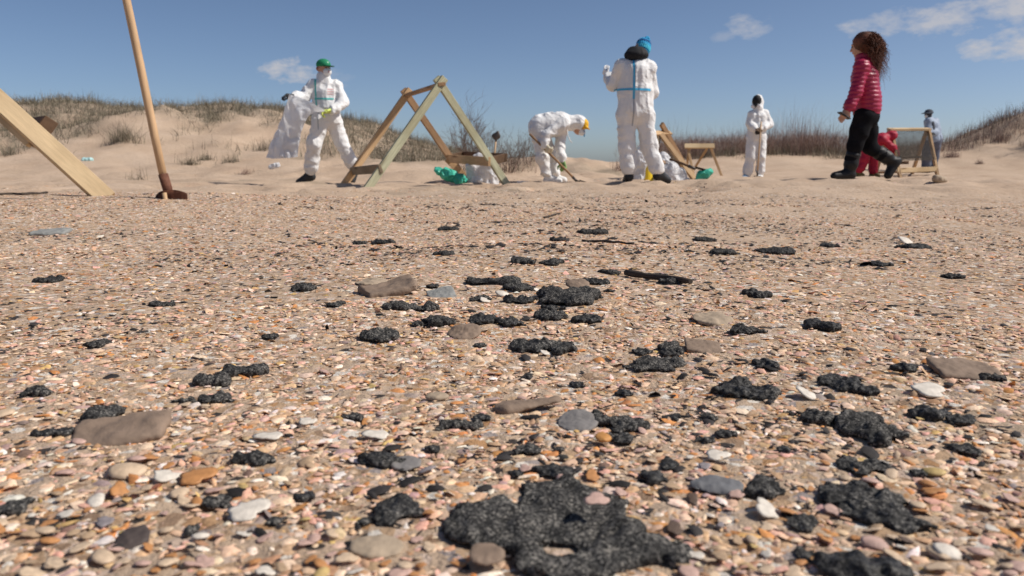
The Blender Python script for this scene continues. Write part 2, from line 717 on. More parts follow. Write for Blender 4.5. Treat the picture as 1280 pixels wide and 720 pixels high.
def ground_material():
    m = bpy.data.materials.new('beach_sand')
    m.use_nodes = True
    t = m.node_tree
    b = t.nodes['Principled BSDF']
    n = t.nodes.new
    l = t.links.new
    tcn = n('ShaderNodeTexCoord')
    def noise(s, d=5, r=.6):
        q = n('ShaderNodeTexNoise')
        q.inputs['Scale'].default_value = s
        q.inputs['Detail'].default_value = d
        q.inputs['Roughness'].default_value = r
        l(tcn.outputs['Object'], q.inputs[0])
        return q.outputs[0]
    def ramp(fac, stops, interp='LINEAR'):
        q = n('ShaderNodeValToRGB')
        q.color_ramp.interpolation = interp
        while len(q.color_ramp.elements) < len(stops):
            q.color_ramp.elements.new(.5)
        for e, (pos, c) in zip(q.color_ramp.elements, stops):
            e.position = pos
            e.color = (*c, 1)
        l(fac, q.inputs[0])
        return q.outputs[0]
    def mix(f, a, c, mode='MIX'):
        q = n('ShaderNodeMix')
        q.data_type = 'RGBA'
        q.blend_type = mode
        for k, v in (('Factor', f), ('A', a), ('B', c)):
            if isinstance(v, (int, float)):
                q.inputs[k].default_value = v
            elif isinstance(v, tuple):
                q.inputs[k].default_value = (*v, 1)
            else:
                l(v, q.inputs[k])
        return q.outputs['Result']
    sand = ramp(noise(.9, 6), [(.3, (.44, .32, .228)), (.5, (.50, .375, .272)), (.72, (.56, .43, .32))])
    grain = ramp(noise(420, 3), [(.3, (.62, .6, .58)), (.5, (1, 1, 1)), (.72, (1.25, 1.22, 1.2))])
    sand = mix(.8, sand, grain, 'MULTIPLY')
    # damp / stained patches with a shape of their own
    st = ramp(noise(2.2, 7, .7), [(.56, (1, 1, 1)), (.72, (.72, .69, .66))])
    sand = mix(.7, sand, st, 'MULTIPLY')
    vo = n('ShaderNodeTexVoronoi')
    vo.inputs['Scale'].default_value = 75
    l(tcn.outputs['Object'], vo.inputs[0])
    sep = n('ShaderNodeSeparateColor')
    l(vo.outputs['Color'], sep.inputs[0])
    pal = ramp(sep.outputs[0], [(0, (.06, .05, .045)), (.06, (.30, .20, .13)), (.22, (.44, .30, .19)), (.42, (.50, .37, .26)), (.62, (.42, .24, .12)), (.7, (.55, .42, .33)), (.86, (.68, .62, .54)), (.95, (.33, .28, .26))], 'CONSTANT')
    # dead plant litter where the dune grass grows
    lt = n('ShaderNodeAttribute')
    lt.attribute_name = 'litter'
    lm = n('ShaderNodeMath')
    lm.operation = 'MULTIPLY'
    l(lt.outputs['Fac'], lm.inputs[0])
    l(ramp(noise(5, 6, .7), [(.28, (0, 0, 0)), (.52, (.95, .95, .95))]), lm.inputs[1])
    sand = mix(lm.outputs[0], sand, (.215, .18, .13))
    at_ = n('ShaderNodeAttribute')
    at_.attribute_name = 'shell'
    pick = n('ShaderNodeMath')
    pick.operation = 'LESS_THAN'
    l(sep.outputs[1], pick.inputs[0])
    sc = n('ShaderNodeMath')
    sc.operation = 'MULTIPLY'
    l(at_.outputs['Fac'], sc.inputs[0])
    sc.inputs[1].default_value = .62
    l(sc.outputs[0], pick.inputs[1])
    col = mix(pick.outputs[0], sand, pal)
    l(col, b.inputs['Base Color'])
    b.inputs['Roughness'].default_value = .9
    b.inputs['Specular IOR Level'].default_value = .15
    bp = n('ShaderNodeBump')
    bp.inputs['Distance'].default_value = .0025
    l(noise(260, 5, .7), bp.inputs['Height'])
    bp2 = n('ShaderNodeBump')
    bp2.inputs['Distance'].default_value = .02
    bp2.inputs['Strength'].default_value = .8
    l(noise(16, 5, .65), bp2.inputs['Height'])
    l(bp.outputs[0], bp2.inputs['Normal'])
    l(bp2.outputs[0], b.inputs['Normal'])
    return m


M_SAND = ground_material()
g = link('ground', me, M_SAND)
tag(g, 'pinkish tan beach sand running from shell bed up to the dunes', 'ground', kind='structure')

# ================================================================== TAR LUMPS (placed from the photograph, resting on the ground)
def tar_material():
    m = bpy.data.materials.new('tar_soaked_sand')
    m.use_nodes = True
    t = m.node_tree
    b = t.nodes['Principled BSDF']
    n, l = t.nodes.new, t.links.new
    tcn = n('ShaderNodeTexCoord')
    vo = n('ShaderNodeTexVoronoi')
    vo.inputs['Scale'].default_value = 520
    l(tcn.outputs['Object'], vo.inputs[0])
    sep = n('ShaderNodeSeparateColor')
    l(vo.outputs['Color'], sep.inputs[0])
    no = n('ShaderNodeTexNoise')
    no.inputs['Scale'].default_value = 38
    no.inputs['Detail'].default_value = 5
    l(tcn.outputs['Object'], no.inputs[0])
    mm = n('ShaderNodeMath')
    mm.operation = 'MULTIPLY_ADD'
    l(no.outputs[0], mm.inputs[0])
    mm.inputs[1].default_value = .75
    l(sep.outputs[0], mm.inputs[2])
    cr = n('ShaderNodeValToRGB')
    st = [(0, (.018, .017, .017)), (.55, (.028, .027, .026)), (.72, (.065, .062, .058)), (1.08 / 1.2, (.10, .095, .088)), (1.16 / 1.2, (.20, .185, .165))]
    while len(cr.color_ramp.elements) < len(st):
        cr.color_ramp.elements.new(.5)
    for e, (p, c) in zip(cr.color_ramp.elements, sorted(st)):
        e.position = p
        e.color = (*c, 1)
    dv = n('ShaderNodeMath')
    dv.operation = 'DIVIDE'
    oi = n('ShaderNodeObjectInfo')            # each lump its own mix of wet tar and dusty crust
    ov = n('ShaderNodeMath')
    ov.operation = 'MULTIPLY_ADD'
    l(oi.outputs['Random'], ov.inputs[0])
    ov.inputs[1].default_value = .22
    ov.inputs[2].default_value = -.15
    oa = n('ShaderNodeMath')
    oa.operation = 'ADD'
    l(ov.outputs[0], oa.inputs[0])
    l(mm.outputs[0], oa.inputs[1])
    rg = n('ShaderNodeMath')
    rg.operation = 'MULTIPLY_ADD'
    l(oi.outputs['Random'], rg.inputs[0])
    rg.inputs[1].default_value = .5
    rg.inputs[2].default_value = .45
    l(rg.outputs[0], b.inputs['Roughness'])
    l(oa.outputs[0], dv.inputs[0])
    dv.inputs[1].default_value = 1.38
    l(dv.outputs[0], cr.inputs[0])
    l(cr.outputs[0], b.inputs['Base Color'])
    b.inputs['Roughness'].default_value = .9
    b.inputs['Specular IOR Level'].default_value = .15
    bp = n('ShaderNodeBump')
    bp.inputs['Distance'].default_value = .004
    l(sep.outputs[1], bp.inputs['Height'])
    bp2 = n('ShaderNodeBump')
    bp2.inputs['Distance'].default_value = .006
    l(no.outputs[0], bp2.inputs['Height'])
    l(bp.outputs[0], bp2.inputs['Normal'])
    l(bp2.outputs[0], b.inputs['Normal'])
    return m


M_TAR = tar_material()
FOOT = []          # footprints that keep loose grit from growing through a lump: x, y, rx, ry


def ground_size(px, py, w, h):
    """ground point under a lump and its half extents from the pixel box of its outline; the top of the box is the lump's far upper rim"""
    c = at(px, py + h * .12)
    dist = (c - Vector((0, 0, CAM_H))).length
    rx = w / 2 / 1000 * dist * 1.03
    el = (CAM_H - c.z) / dist
    vis = h / 1000 * dist                    # apparent height, metres
    hz = min(.30 * rx, .55 * vis)            # thickness of the lump
    ry = max((vis - hz * .8) / 2 / max(el, .05), rx * .35)
    return c, rx, min(ry, rx * 1.25), hz


def tar(lobes, label, group=None, seed=0, thick=1.0):
    """lobes: list of pixel boxes (cx, cy, w, h)"""
    parts = [ground_size(*q) for q in lobes]
    o = parts[0][0]
    rmax = max(p[1] for p in parts)
    size = max(max(abs(p[0].x - o.x) + p[1], abs(p[0].y - o.y) + p[2]) for p in parts)
    bl = Blob(max(.0016, size / (40 if size > .05 else 19)), k=.25 * min(p[1] for p in parts))
    rr = random.Random(seed)
    for c, rx, ry, hz in parts:
        hz *= thick * .62
        z = c.z - o.z + hz * .25
        rot = Matrix.Rotation(rr.uniform(-.3, .3), 3, 'Z')
        bl.ell((c.x - o.x, c.y - o.y, z), (rx * .78, ry * .78, hz * .75), rot)
        for q in range(9):
            a = rr.uniform(0, 6.28)
            e = rr.uniform(.5, .98)
            bl.ell((c.x - o.x + math.cos(a) * rx * e, c.y - o.y + math.sin(a) * ry * e, z - .15 * hz + rr.uniform(-.1, .35) * hz * (1.1 - e)),
                   (rx * rr.uniform(.12, .36), ry * rr.uniform(.12, .36), hz * rr.uniform(.3, .6)), Matrix.Rotation(rr.uniform(0, 3), 3, 'Z'))
        FOOT.append((c.x, c.y, rx * .9, ry * .9))
    sd_ = seed * 7.3
    def disp(V, nn):
        return min(rmax, .05) * (.15 * fbm(V / (min(rmax, .06) * .75) + sd_, 1, 3, .55) + .045 * noise3(V / (min(rmax, .05) * .2) + sd_, 5)) + .0022 * noise3(V / .0055, 6)
    me = bl.mesh('tar_lump', disp)
    ob = link('tar_lump', me, M_TAR, loc=o)
    tag(ob, label, 'tar lump', group)
    return ob


TARS = [
    ([(620, 652, 150, 78), (700, 640, 150, 92), (690, 612, 90, 40), (770, 672, 110, 56), (822, 684, 80, 38), (705, 705, 150, 60), (748, 628, 60, 40)], 'huge sprawling black tar patch with pinkish shell bit stuck in its top', None, 0.6),
    ([(692, 585, 40, 36)], 'rounded tar nub standing just behind the huge tar patch', None, 1.0),
    ([(1060, 618, 74, 40), (1098, 628, 76, 52), (1128, 648, 46, 32)], 'long thick tar slab with a tail, right of the grey oval pebble', None, .9),
    ([(1082, 533, 72, 36)], 'oval domed tar cake standing alone among the shells', None, 1.1),
    ([(1066, 580, 46, 22), (1100, 580, 26, 20)], 'two-ended tar clump between oval cake and long slab', None, .9),
    ([(744, 520, 30, 24), (780, 526, 50, 32), (776, 546, 34, 22)], 'knobbly tar cluster with an orange pebble at its foot', None, 1.1),
    ([(836, 578, 28, 22), (820, 593, 36, 26)], 'two-lobed tar lump in front of the grey oval pebble', None, 1.1),
    ([(495, 632, 58, 44)], 'ragged tar lump left of the huge tar patch', None, .9),
    ([(712, 370, 78, 34)], 'big speckled tar lump with brown pebble behind it', None, 1.0),
    ([(664, 432, 50, 18), (698, 431, 44, 24)], 'wedge-shaped speckled tar slab with white shell in front', None, .9),
    ([(815, 452, 62, 30), (838, 436, 30, 18)], 'shaggy spiky tar lump beside the brown slab stone', None, 1.0),
    ([(553, 398, 38, 22)], 'grainy tar lump behind the oval brown pebble', None, 1.1),
    ([(500, 381, 56, 12), (530, 384, 26, 12)], 'long low tar streak in front of the broken slab stone', None, .9),
    ([(1085, 709, 108, 34)], 'broad tar hump below the long slab at the sand edge', None, 1.1),
    ([(930, 486, 66, 28)], 'tarred shell heap with pale shell edges showing', None, 1.0),
    ([(1050, 477, 44, 20), (1078, 486, 34, 14)], 'tar lump with orange shell edge beneath and trailing end', None, 1.0),
    ([(476, 574, 64, 18)], 'elongated tar lump touching a flat grey pebble', None, 1.0),
    ([(956, 607, 46, 24)], 'leaning tar flake beside the grey oval pebble', None, .9),
    ([(945, 366, 30, 18)], 'pyramid-shaped tar lump on pale shell bed', None, 1.3),
    ([(130, 515, 40, 26)], 'upright tar flake behind the long brown-grey stone', None, 1.3),
    ([(1019, 519, 40, 18)], 'tar lump with small tail beside the oval cake', None, 1.0),
    ([(610, 350, 76, 14), (650, 358, 44, 12)], 'broken line of thin tar crust behind the grainy lumps', None, .8),
]
small = [(600, 398, 34, 16), (636, 402, 32, 11), (685, 393, 36, 14), (735, 399, 36, 10), (1002, 652, 38, 22), (1028, 405, 38, 12), (940, 413, 46, 9),
         (306, 463, 52, 13), (266, 475, 48, 12), (272, 497, 40, 13), (318, 573, 54, 12), (50, 490, 36, 9), (62, 541, 38, 9), (570, 531, 50, 13), (1160, 515, 42, 16),
         (1202, 524, 42, 12), (1208, 560, 30, 20), (1004, 692, 26, 18), (470, 418, 48, 22), (520, 403, 16, 10), (762, 339, 24, 10), (540, 356, 16, 14), (960, 454, 32, 13),
         (650, 375, 36, 10), (690, 384, 24, 10), (740, 352, 34, 9), (1145, 309, 34, 8), (970, 315, 50, 8), (905, 315, 34, 7), (1036, 306, 20, 12), (760, 362, 12, 10),
         (480, 302, 26, 9), (380, 360, 30, 8), (450, 303, 18, 9), (555, 316, 22, 8), (655, 326, 32, 8), (690, 327, 28, 9), (600, 372, 24, 9), (420, 380, 20, 9),
         (840, 440, 24, 12), (800, 438, 24, 12), (600, 430, 16, 10), (660, 560, 30, 16), (600, 520, 22, 12), (540, 560, 26, 10), (700, 560, 16, 9), (880, 548, 24, 10),
         (905, 540, 26, 12), (840, 520, 22, 10), (232, 500, 30, 8), (440, 520, 24, 10), (380, 620, 30, 12), (270, 626, 34, 18), (240, 660, 22, 14), (20, 630, 34, 18),
         (345, 650, 22, 14), (1130, 460, 30, 8), (1240, 470, 26, 8), (885, 520, 26, 9), (645, 590, 20, 12), (560, 660, 10, 8), (980, 560, 20, 10), (1150, 590, 22, 10),
         (455, 650, 20, 12), (720, 480, 20, 9), (780, 490, 22, 9), (660, 470, 20, 8), (340, 420, 22, 7), (120, 430, 26, 7), (200, 380, 26, 6), (60, 350, 24, 6),
         (820, 345, 30, 9), (845, 352, 34, 7), (700, 300, 24, 6), (740, 290, 30, 6), (560, 286, 22, 5), (880, 300, 26, 5), (1100, 330, 22, 6), (1190, 345, 24, 6)]
for k, (lob, lab, grp, th) in enumerate(TARS):
    tar(lob, lab, grp, k + 1, th)
for k, q in enumerate(small):
    near_ = q[1] > 440
    tar([q], 'small black tar crumb lying loose in the coarse near shells' if near_ else 'small black tar crumb out on the finer shell bed',
        'small tar crumbs among near shells' if near_ else 'small tar crumbs on the farther shell bed', 50 + k, 1.0)

# ================================================================== STONES AND LARGE SHELLS
M_STONE = {
    'brown': mat('stone_brown', (.23, .165, .12), .8, .14, 30, .0008, 220),
    'grey': mat('stone_grey', (.20, .185, .175), .75, .12, 30, .0006, 240),
    'slate': mat('stone_slate', (.15, .15, .155), .7, .12, 30, .0006, 240),
    'dark': mat('stone_dark', (.075, .058, .052), .65, .15, 30, .0005, 240),
    'tan': mat('stone_tan', (.36, .28, .20), .8, .12, 30, .0006, 240),
    'orange': mat('stone_orange', (.50, .24, .075), .6, .2, 40, .0005, 240),
    'blue': mat('stone_bluegrey', (.25, .25, .235), .75, .12, 30, .0006, 240)}


def stone(px, py, w, h, label, m, rz=0, tilt=(0, 0), kind='oval', th=.3, cat='stone', group=None, name='stone', lift=0.):
    c = at(px, py + h * .25)
    dist = (c - Vector((0, 0, CAM_H))).length
    rx = w / 2 / 1000 * dist
    el = (CAM_H - c.z) / dist
    hz = th * rx * .72
    ry = min(max((h / 1000 * dist - hz * 1.2) / 2 / max(el, .06), rx * .42), rx * 1.1)
    M3 = Matrix.Rotation(rz, 3, 'Z') @ Matrix.Rotation(tilt[0], 3, 'X') @ Matrix.Rotation(tilt[1], 3, 'Y')
    bl = Blob(max(rx / 16, .0018), k=rx * .12)
    if kind == 'oval':
        bl.ell((0, 0, 0), (rx, ry, hz * .8), M3)
        bl.ell(M3 @ Vector((rx * .2, ry * .15, 0)), (rx * .72, ry * .78, hz * .78), M3)
    elif kind == 'slab':
        bl.box((0, 0, 0), (rx, ry * .8, hz * .6), M3, rd=hz * .5)
        bl.ell((0, 0, 0), (rx * .96, ry * .9, hz * .62), M3)
    elif kind == 'broken':
        bl.box(M3 @ Vector((rx * .3, 0, hz * .25)), (rx * .66, ry * .75, hz * .5), M3 @ Matrix.Rotation(-.16, 3, 'Y'), rd=hz * .2)
        bl.box(M3 @ Vector((-rx * .5, -ry * .1, 0)), (rx * .5, ry * .62, hz * .55), M3 @ Matrix.Rotation(.25, 3, 'Z') @ Matrix.Rotation(.2, 3, 'Y'), rd=hz * .18)
    elif kind == 'wedge':
        bl.chain([M3 @ Vector((-rx * .6, 0, hz * .1)), M3 @ Vector((rx * .85, ry * .2, hz * .3))], [ry * .85, ry * .5], sq=(M3 @ Vector((0, 0, 1)), hz / ry * .8))
    s = px * .37 + py
    def disp(V, nn):
        return rx * .075 * fbm(V / rx * 1.6 + s, 2, 3) + .0004 * noise3(V / .004, 3)
    ob = link(name, bl.mesh(name, disp), m, loc=c + Vector((0, 0, hz * .24 + lift)))
    FOOT.append((c.x, c.y, rx * .8, ry * .8))
    tag(ob, label, cat, group)
    return ob


ST = M_STONE
stone(487, 357, 66, 30, 'broken grey-brown slab stone with dark shaded end', ST['brown'], .25, (.12, -.12), 'broken', .38)
stone(464, 351, 40, 11, 'flat tan pebble just behind the broken slab stone', ST['tan'], 0, th=.22)
stone(552, 364, 34, 20, 'angular bluish slate chip tilted beside a tar lump', ST['blue'], .4, (.35, -.2), 'slab', .3)
stone(580, 412, 42, 20, 'oval smooth brown pebble in front of grainy tar lumps', ST['brown'], .2, (.22, -.12), th=.4)
stone(659, 504, 84, 24, 'long brown wedge stone pointing right with shaded underside', ST['brown'], .12, (.1, -.06), 'wedge', .34)
stone(890, 395, 48, 17, 'flat rounded grey-tan pebble half sunk in shell sand', ST['tan'], -.1, (.1, .05), th=.2)
stone(1204, 458, 64, 22, 'flat grey-brown slab stone lying alone at dune side', ST['brown'], -.1, (.12, .06), 'slab', .24)
stone(879, 430, 44, 20, 'brown slab stone streaked with tar beside the shaggy lump', ST['brown'], -.15, (.15, .1), 'slab', .3)
stone(150, 533, 98, 34, 'long brown-grey rounded stone in front of upright tar flake', ST['brown'], .22, (.16, -.1), 'slab', .24)
stone(895, 602, 64, 22, 'flat dark grey oval pebble, smooth and thin', ST['slate'], -.04, (.1, .02), th=.22)
stone(722, 522, 50, 24, 'flat violet-grey pebble leaning on the knobbly tar cluster', ST['grey'], .2, (.15, -.1), th=.25)
stone(166, 667, 36, 30, 'round dark brown pebble among pale shells', ST['dark'], 0, (.3, 0), th=.5)
stone(507, 575, 40, 18, 'flat grey pebble touching the end of elongated tar lump', ST['grey'], 0, (.1, 0), th=.22)
stone(546, 494, 30, 12, 'small rounded cream-tan pebble by a dark tar crumb', ST['tan'], 0, (.1, 0), th=.5)
stone(754, 548, 20, 16, 'small orange pebble at the foot of knobbly tar cluster', ST['orange'], .3, (.2, 0), th=.6, lift=.004)
stone(608, 700, 44, 26, 'brown pebble stuck at near edge of huge tar patch', ST['brown'], .1, (.2, 0), th=.35, lift=.008)
stone(722, 360, 30, 12, 'small brown pebble behind the big speckled tar lump', ST['brown'], .1, (.2, 0), th=.4, lift=.012)
stone(64, 289, 34, 9, 'pale blue-grey flat stone out on the finer shells', ST['blue'], .2, (.1, 0), 'slab', .3)
stone(1174, 226.5, 22, 8, 'grey angular rock on the sand near the mesh frame', ST['tan'], .5, (.1, .25), 'slab', .9, lift=.015)
stone(470, 678, 66, 28, 'cream-tan flat pebble below the ragged tar lump', ST['tan'], .1, (.1, .1), th=.25)

# ---- shells: domed valves and broken flakes
def shell_mesh(seed, kind):
    r = random.Random(seed)
    nA, nR_ = 18, 5
    V, F = [], []
    out = []
    for k in range(nA):
        a = 2 * math.pi * k / nA
        if kind == 'valve':
            q = 1 - .35 * max(0, math.cos(a - math.pi / 2)) ** 2 + r.uniform(-.03, .03)
        elif kind == 'flake':
            q = .8 + .13 * math.sin(2 * a + seed) + .10 * math.sin(3 * a + seed * 2.1) + (r.uniform(-.14, .12) if k % 3 else .1)
        else:
            q = .62 + .45 * abs(math.sin(a * 1.5 + seed)) + r.uniform(-.06, .06)
        out.append(q)
    ex = r.uniform(.6, .95)
    dome = {'valve': .24, 'flake': .05, 'chip': .09}[kind]
    def top(rr_, a, q):
        rib = .02 * math.cos(a * 14) if kind == 'valve' else .012 * math.sin(a * 3 + rr_ * 5 + seed)
        return Vector((math.cos(a) * q * rr_, math.sin(a) * q * rr_ * ex, dome * (1 - rr_ ** 2) + rib * rr_))
    V.append(top(0, 0, 1))
    for j in range(1, nR_):
        for k in range(nA):
            V.append(top(j / (nR_ - 1), 2 * math.pi * k / nA, out[k]))
    for k in range(nA):
        F.append((0, 1 + k, 1 + (k + 1) % nA))
    for j in range(nR_ - 2):
        for k in range(nA):
            a, b = 1 + j * nA + k, 1 + j * nA + (k + 1) % nA
            F.append((a, a + nA, b + nA, b))
    n0 = len(V)
    last = 1 + (nR_ - 2) * nA
    for k in range(nA):
        V.append(V[last + k] * .96 - Vector((0, 0, .07)))
    for k in range(nA):
        F.append((last + k, n0 + k, n0 + (k + 1) % nA, last + (k + 1) % nA))
    V.append(V[0] - Vector((0, 0, .12)))
    for k in range(nA):
        F.append((len(V) - 1, n0 + (k + 1) % nA, n0 + k))
    me_ = bpy.data.meshes.new('shell_fragment')
    me_.from_pydata([tuple(v) for v in V], [], F)
    me_.update()
    for p in me_.polygons:
        p.use_smooth = True
    return me_


SHC = {'bleached white': (.62, .56, .48), 'cream': (.55, .41, .28), 'orange-brown': (.46, .215, .08), 'pinkish': (.50, .33, .27), 'grey-violet': (.27, .235, .235), 'dark brown': (.10, .065, .045), 'ochre yellow': (.52, .37, .15), 'tan': (.42, .29, .18)}
SHM = {}
for k, (cn_, c) in enumerate(SHC.items()):
    SHM[cn_] = mat('shell_' + cn_.replace(' ', '_').replace('-', '_'), c, .55, .2, 1.7, .0005, 9, spec=.35)
SHAPES = [(s, kd) for s, kd in ((1, 'valve'), (2, 'flake'), (3, 'chip'), (4, 'flake'), (5, 'chip'), (6, 'flake'), (7, 'valve'))]
SHMESH = {}
for cn_ in SHC:
    for s, kd in SHAPES:
        m_ = shell_mesh(s, kd)
        m_.materials.append(SHM[cn_])
        SHMESH[cn_, s] = m_


def shell(px, py, w, cn_, s, label, group=None, rz=0., tilt=(.2, 0)):
    c = at(px, py)
    d = (c - Vector((0, 0, CAM_H))).length
    sz = w / 2 / 1000 * d
    o = link('shell_fragment', SHMESH[cn_, s], loc=c + Vector((0, 0, sz * .16)), rot=(tilt[0], tilt[1], rz))
    o.scale = (sz, sz, sz)
    tag(o, label, 'shell', group)
    return o


shell(960, 640, 46, 'bleached white', 3, 'large pale three-cornered shell piece below the grey oval pebble', rz=.8, tilt=(.5, .2))
shell(1183, 690, 34, 'bleached white', 1, 'bright white shell valve right of the broad tar hump', rz=.3, tilt=(.3, .2))
shell(160, 590, 42, 'cream', 1, 'pale cream shell valve below the long brown-grey stone', rz=.1, tilt=(.2, .1))
shell(336, 547, 36, 'bleached white', 2, 'thin greenish-white shell flake on orange shell grit', rz=.1, tilt=(.1, 0))
shell(384, 528, 28, 'bleached white', 4, 'small bright white shell flake up from the greenish flake', rz=.4)
shell(310, 641, 54, 'bleached white', 6, 'broad white shell flake beside dark tar crumb', rz=.2)
shell(208, 597, 38, 'bleached white', 4, 'white shell shard next to an orange shell piece', rz=.7, tilt=(.3, .1))
shell(246, 598, 46, 'orange-brown', 6, 'rounded orange-brown shell piece next to white shard', rz=0)
shell(897, 571, 34, 'bleached white', 5, 'white shell chip above the grey oval pebble', rz=.3)
shell(772, 633, 30, 'bleached white', 3, 'white shell chip on the sand right of the tar nub', rz=1.2)
shell(745, 657, 34, 'pinkish', 3, 'pinkish shell bit stuck on top of huge tar patch', rz=.5).location.z += .022
shell(1132, 303, 24, 'bleached white', 1, 'bright white shell out on the finer shells', rz=.5, tilt=(.6, .2))
shell(682, 442, 20, 'bleached white', 4, 'white shell chip in front of wedge-shaped tar slab', rz=.5, tilt=(.3, .2))
shell(628, 368, 20, 'bleached white', 7, 'white shell behind the thin tar crust', rz=.3, tilt=(.4, .2))
shell(606, 376, 18, 'bleached white', 4, 'white shell flake beside the thin tar crust', rz=.3, tilt=(.4, .2))
shell(470, 545, 34, 'bleached white', 2, 'pale bluish-white shell shard above elongated tar lump', rz=.2, tilt=(.25, .1))
shell(1010, 495, 40, 'bleached white', 5, 'white shell shard between two tar lumps', rz=.6, tilt=(.4, .3))
shell(1160, 490, 48, 'bleached white', 6, 'long pale shell shard on shell sand by tar crumbs', rz=.1, tilt=(.2, .1))

wts = np.array([.10, .28, .15, .21, .03, .03, .05, .15])
cnames = list(SHC)
srng = random.Random(11)
placed = 0
while placed < 262:
    px, py = srng.uniform(-30, 1310), 720 - abs(srng.gauss(0, 1)) * 130
    if py < 425 or py > 735:
        continue
    w_ = srng.choice([14, 16, 19, 22, 25, 28, 33]) * (.35 + .65 * (py - 380) / 340)
    c = at(px, py)
    if any(((c.x - a) / (rx + .004)) ** 2 + ((c.y - b) / (ry + .004)) ** 2 < 1 for a, b, rx, ry in FOOT):
        continue
    cn_ = srng.choices(cnames, wts)[0]
    s = srng.choice(SHAPES)[0]
    art = {'bleached white': 'bleached white shell fragment lying in the near shell litter', 'cream': 'cream coloured shell fragment lying in the near shell litter',
           'orange-brown': 'orange-brown shell fragment lying in the near shell litter', 'pinkish': 'pinkish shell fragment lying in the near shell litter',
           'grey-violet': 'grey-violet mussel shell fragment lying in the near shell litter', 'dark brown': 'dark brown shell fragment lying in the near shell litter',
           'ochre yellow': 'ochre yellow shell fragment lying in the near shell litter', 'tan': 'tan shell fragment lying in the near shell litter'}[cn_]
    shell(px, py, w_, cn_, s, art, cn_ + ' shell fragments in the near litter', srng.uniform(0, 6.28), (srng.gauss(0, .16), srng.gauss(0, .16)))
    placed += 1

# ================================================================== SHELL GRIT (uncountable): real flakes, denser and finer than the eye can count
PAL = np.array([(.42, .29, .18), (.49, .36, .25), (.55, .43, .32), (.46, .215, .08), (.50, .31, .24), (.70, .66, .60), (.58, .50, .42), (.29, .24, .22), (.19, .13, .10), (.04, .034, .03), (.52, .36, .15), (.36, .22, .13), (.38, .27, .25)])
PAL[[0, 1, 2, 4, 6]] *= 1.2
PAL[[3, 11, 12]] *= 1.1
PAL *= np.array([1.17, 1.09, 1.05])
PAL[9] = (.045, .04, .037)
PW = np.array([.20, .23, .17, .07, .14, .045, .06, .02, .015, .006, .02, .07, .02])
PW = PW / PW.sum()


